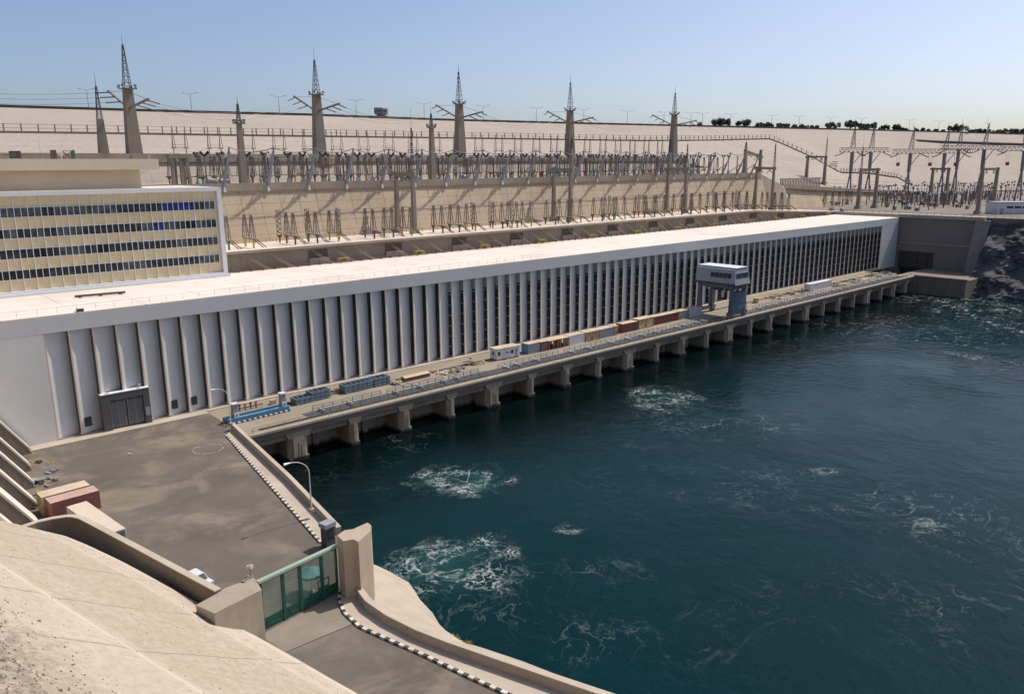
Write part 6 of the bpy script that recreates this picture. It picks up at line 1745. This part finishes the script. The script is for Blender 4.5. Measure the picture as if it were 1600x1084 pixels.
# trees
def tree(u, wpx, hpx, mat, label, name='crest_tree', kind='round', seed=0):
    random.seed(1000+seed+int(u)); c = away(u, 14); k = (c-EYE).dot(FW)/FPX
    w_, h = wpx*k*.64, hpx*k*1.12+.8
    t = thing(name, c, label, 'tree', 'trees on the dam crest')
    trunk = MB(); tr_h = h*(.24 if kind == 'round' else .15)
    trunk.cone((0, 0, -.3), (0, 0, tr_h), max(.12, w_*.07), max(.08, w_*.045), 7)
    blobs = []
    nb_ = max(7, int(w_*2.2)) if kind != 'hedge' else max(8, int(w_*1.6))
    for i in range(nb_):
        a = random.random()*6.283; r_ = random.random()**.5*w_*.72
        side = sdir*r_*math.cos(a)+Vector((FW.x, FW.y, 0)).normalized()*r_*math.sin(a)*.7
        zz = tr_h+(h-tr_h)*random.uniform(.2, .82)*(1-.5*(r_/w_)**2)
        if kind == 'hedge': zz = h*random.uniform(.25, .7)
        b_ = side+Vector((0, 0, zz)); blobs.append(b_); trunk.bar(Vector((0, 0, tr_h*.9)), b_, max(.07, w_*.02))
    trunk.build('trunk', 'bark', t)
    cr_ = MB(); nl = int(min(3600, 500+w_*h*34))
    for i in range(nl):
        b_ = random.choice(blobs); R_ = ((h-tr_h)*.30 if kind != 'hedge' else h*.33)*(.55+.75*((hash(round(b_.x*100)) % 97)/97))
        d = Vector((random.gauss(0, 1), random.gauss(0, 1), random.gauss(0, .8))).normalized()*R_*random.random()**.4
        p = b_+d; p.z = max(p.z, .14*h if kind == 'round' else .1)
        a = Vector((random.gauss(0, 1), random.gauss(0, 1), random.gauss(0, 1))).normalized(); e = a.cross(Vector((random.gauss(0, 1), random.gauss(0, 1), random.gauss(0, 1)))).normalized(); s = random.uniform(.28, .6)*(.7+k*.7)
        cr_.add([p-a*s, p+e*s*.55, p+a*s, p-e*s*.55], [(0, 1, 2, 3)])
    cr_.build('crown', mat, t)
TR = [(1093, 7, 6, 'leaf', 'round', 'tiny round tree, leftmost on the dam crest'), (1126, 33, 13, 'leaf', 'round', 'broad dark spreading tree left of the hedges on the crest'), (1161, 24, 11, 'leaf', 'round', 'dark tree next to the left-hand clipped hedge'),
      (1190, 38, 7, 'leaf', 'hedge', 'low dark hedge row right of the second broad tree'), (1195, 18, 10, 'leaf2', 'round', 'greyish thin tree rising behind the left-hand hedge'), (1224, 22, 9, 'leaf2', 'round', 'grey-brown dry tree between two dark hedges'),
      (1247, 34, 6.5, 'leaf', 'hedge', 'dark hedge row with trimmed round tops right of the dry tree'), (1273, 16, 6, 'leaf', 'hedge', 'short hedge clump before the tall tree group'), (1302, 24, 10, 'leaf2', 'round', 'pale grey-green tree at the left of the tall group'),
      (1328, 24, 14, 'leaf', 'round', 'tallest tree in the middle group on the crest'), (1355, 30, 11, 'leaf', 'round', 'broad dark tree right of the tallest one'), (1381, 18, 8, 'leaf', 'round', 'rounded dark tree above the white specks on the crest'), (1399, 14, 9, 'leaf', 'round', 'small round topped tree right of the middle group'), (1411, 16, 6, 'leaf', 'hedge', 'clipped hedge at the right end of the middle group'),
      (1432, 6, 4.5, 'leaf', 'round', 'first of the tiny round trees between the groups'), (1441, 6, 5, 'leaf', 'round', 'second of the tiny round trees between the groups'), (1451, 7, 4, 'leaf', 'round', 'third of the tiny round trees between the groups'), (1461, 7, 4.5, 'leaf', 'round', 'fourth of the tiny round trees between the groups'), (1472, 7, 4, 'leaf', 'round', 'last of the tiny round trees before the right-hand group'),
      (1496, 31, 11, 'leaf', 'round', 'broad bushy tree starting the right-hand group'), (1527, 30, 6, 'leaf', 'hedge', 'dark hedge row right of the broad bushy tree'), (1558, 30, 6, 'leaf2', 'hedge', 'greyish hedge row near the right edge'), (1575, 16, 8, 'leaf2', 'round', 'small grey tree behind the right-hand hedge'), (1592, 26, 8, 'leaf', 'round', 'dark tree at the right edge of the picture')]
for i, (u, w_, h, mt_, kd, lab) in enumerate(TR): tree(u, w_, h, mt_, lab, 'hedge' if kd == 'hedge' else 'crest_tree', kd, i)
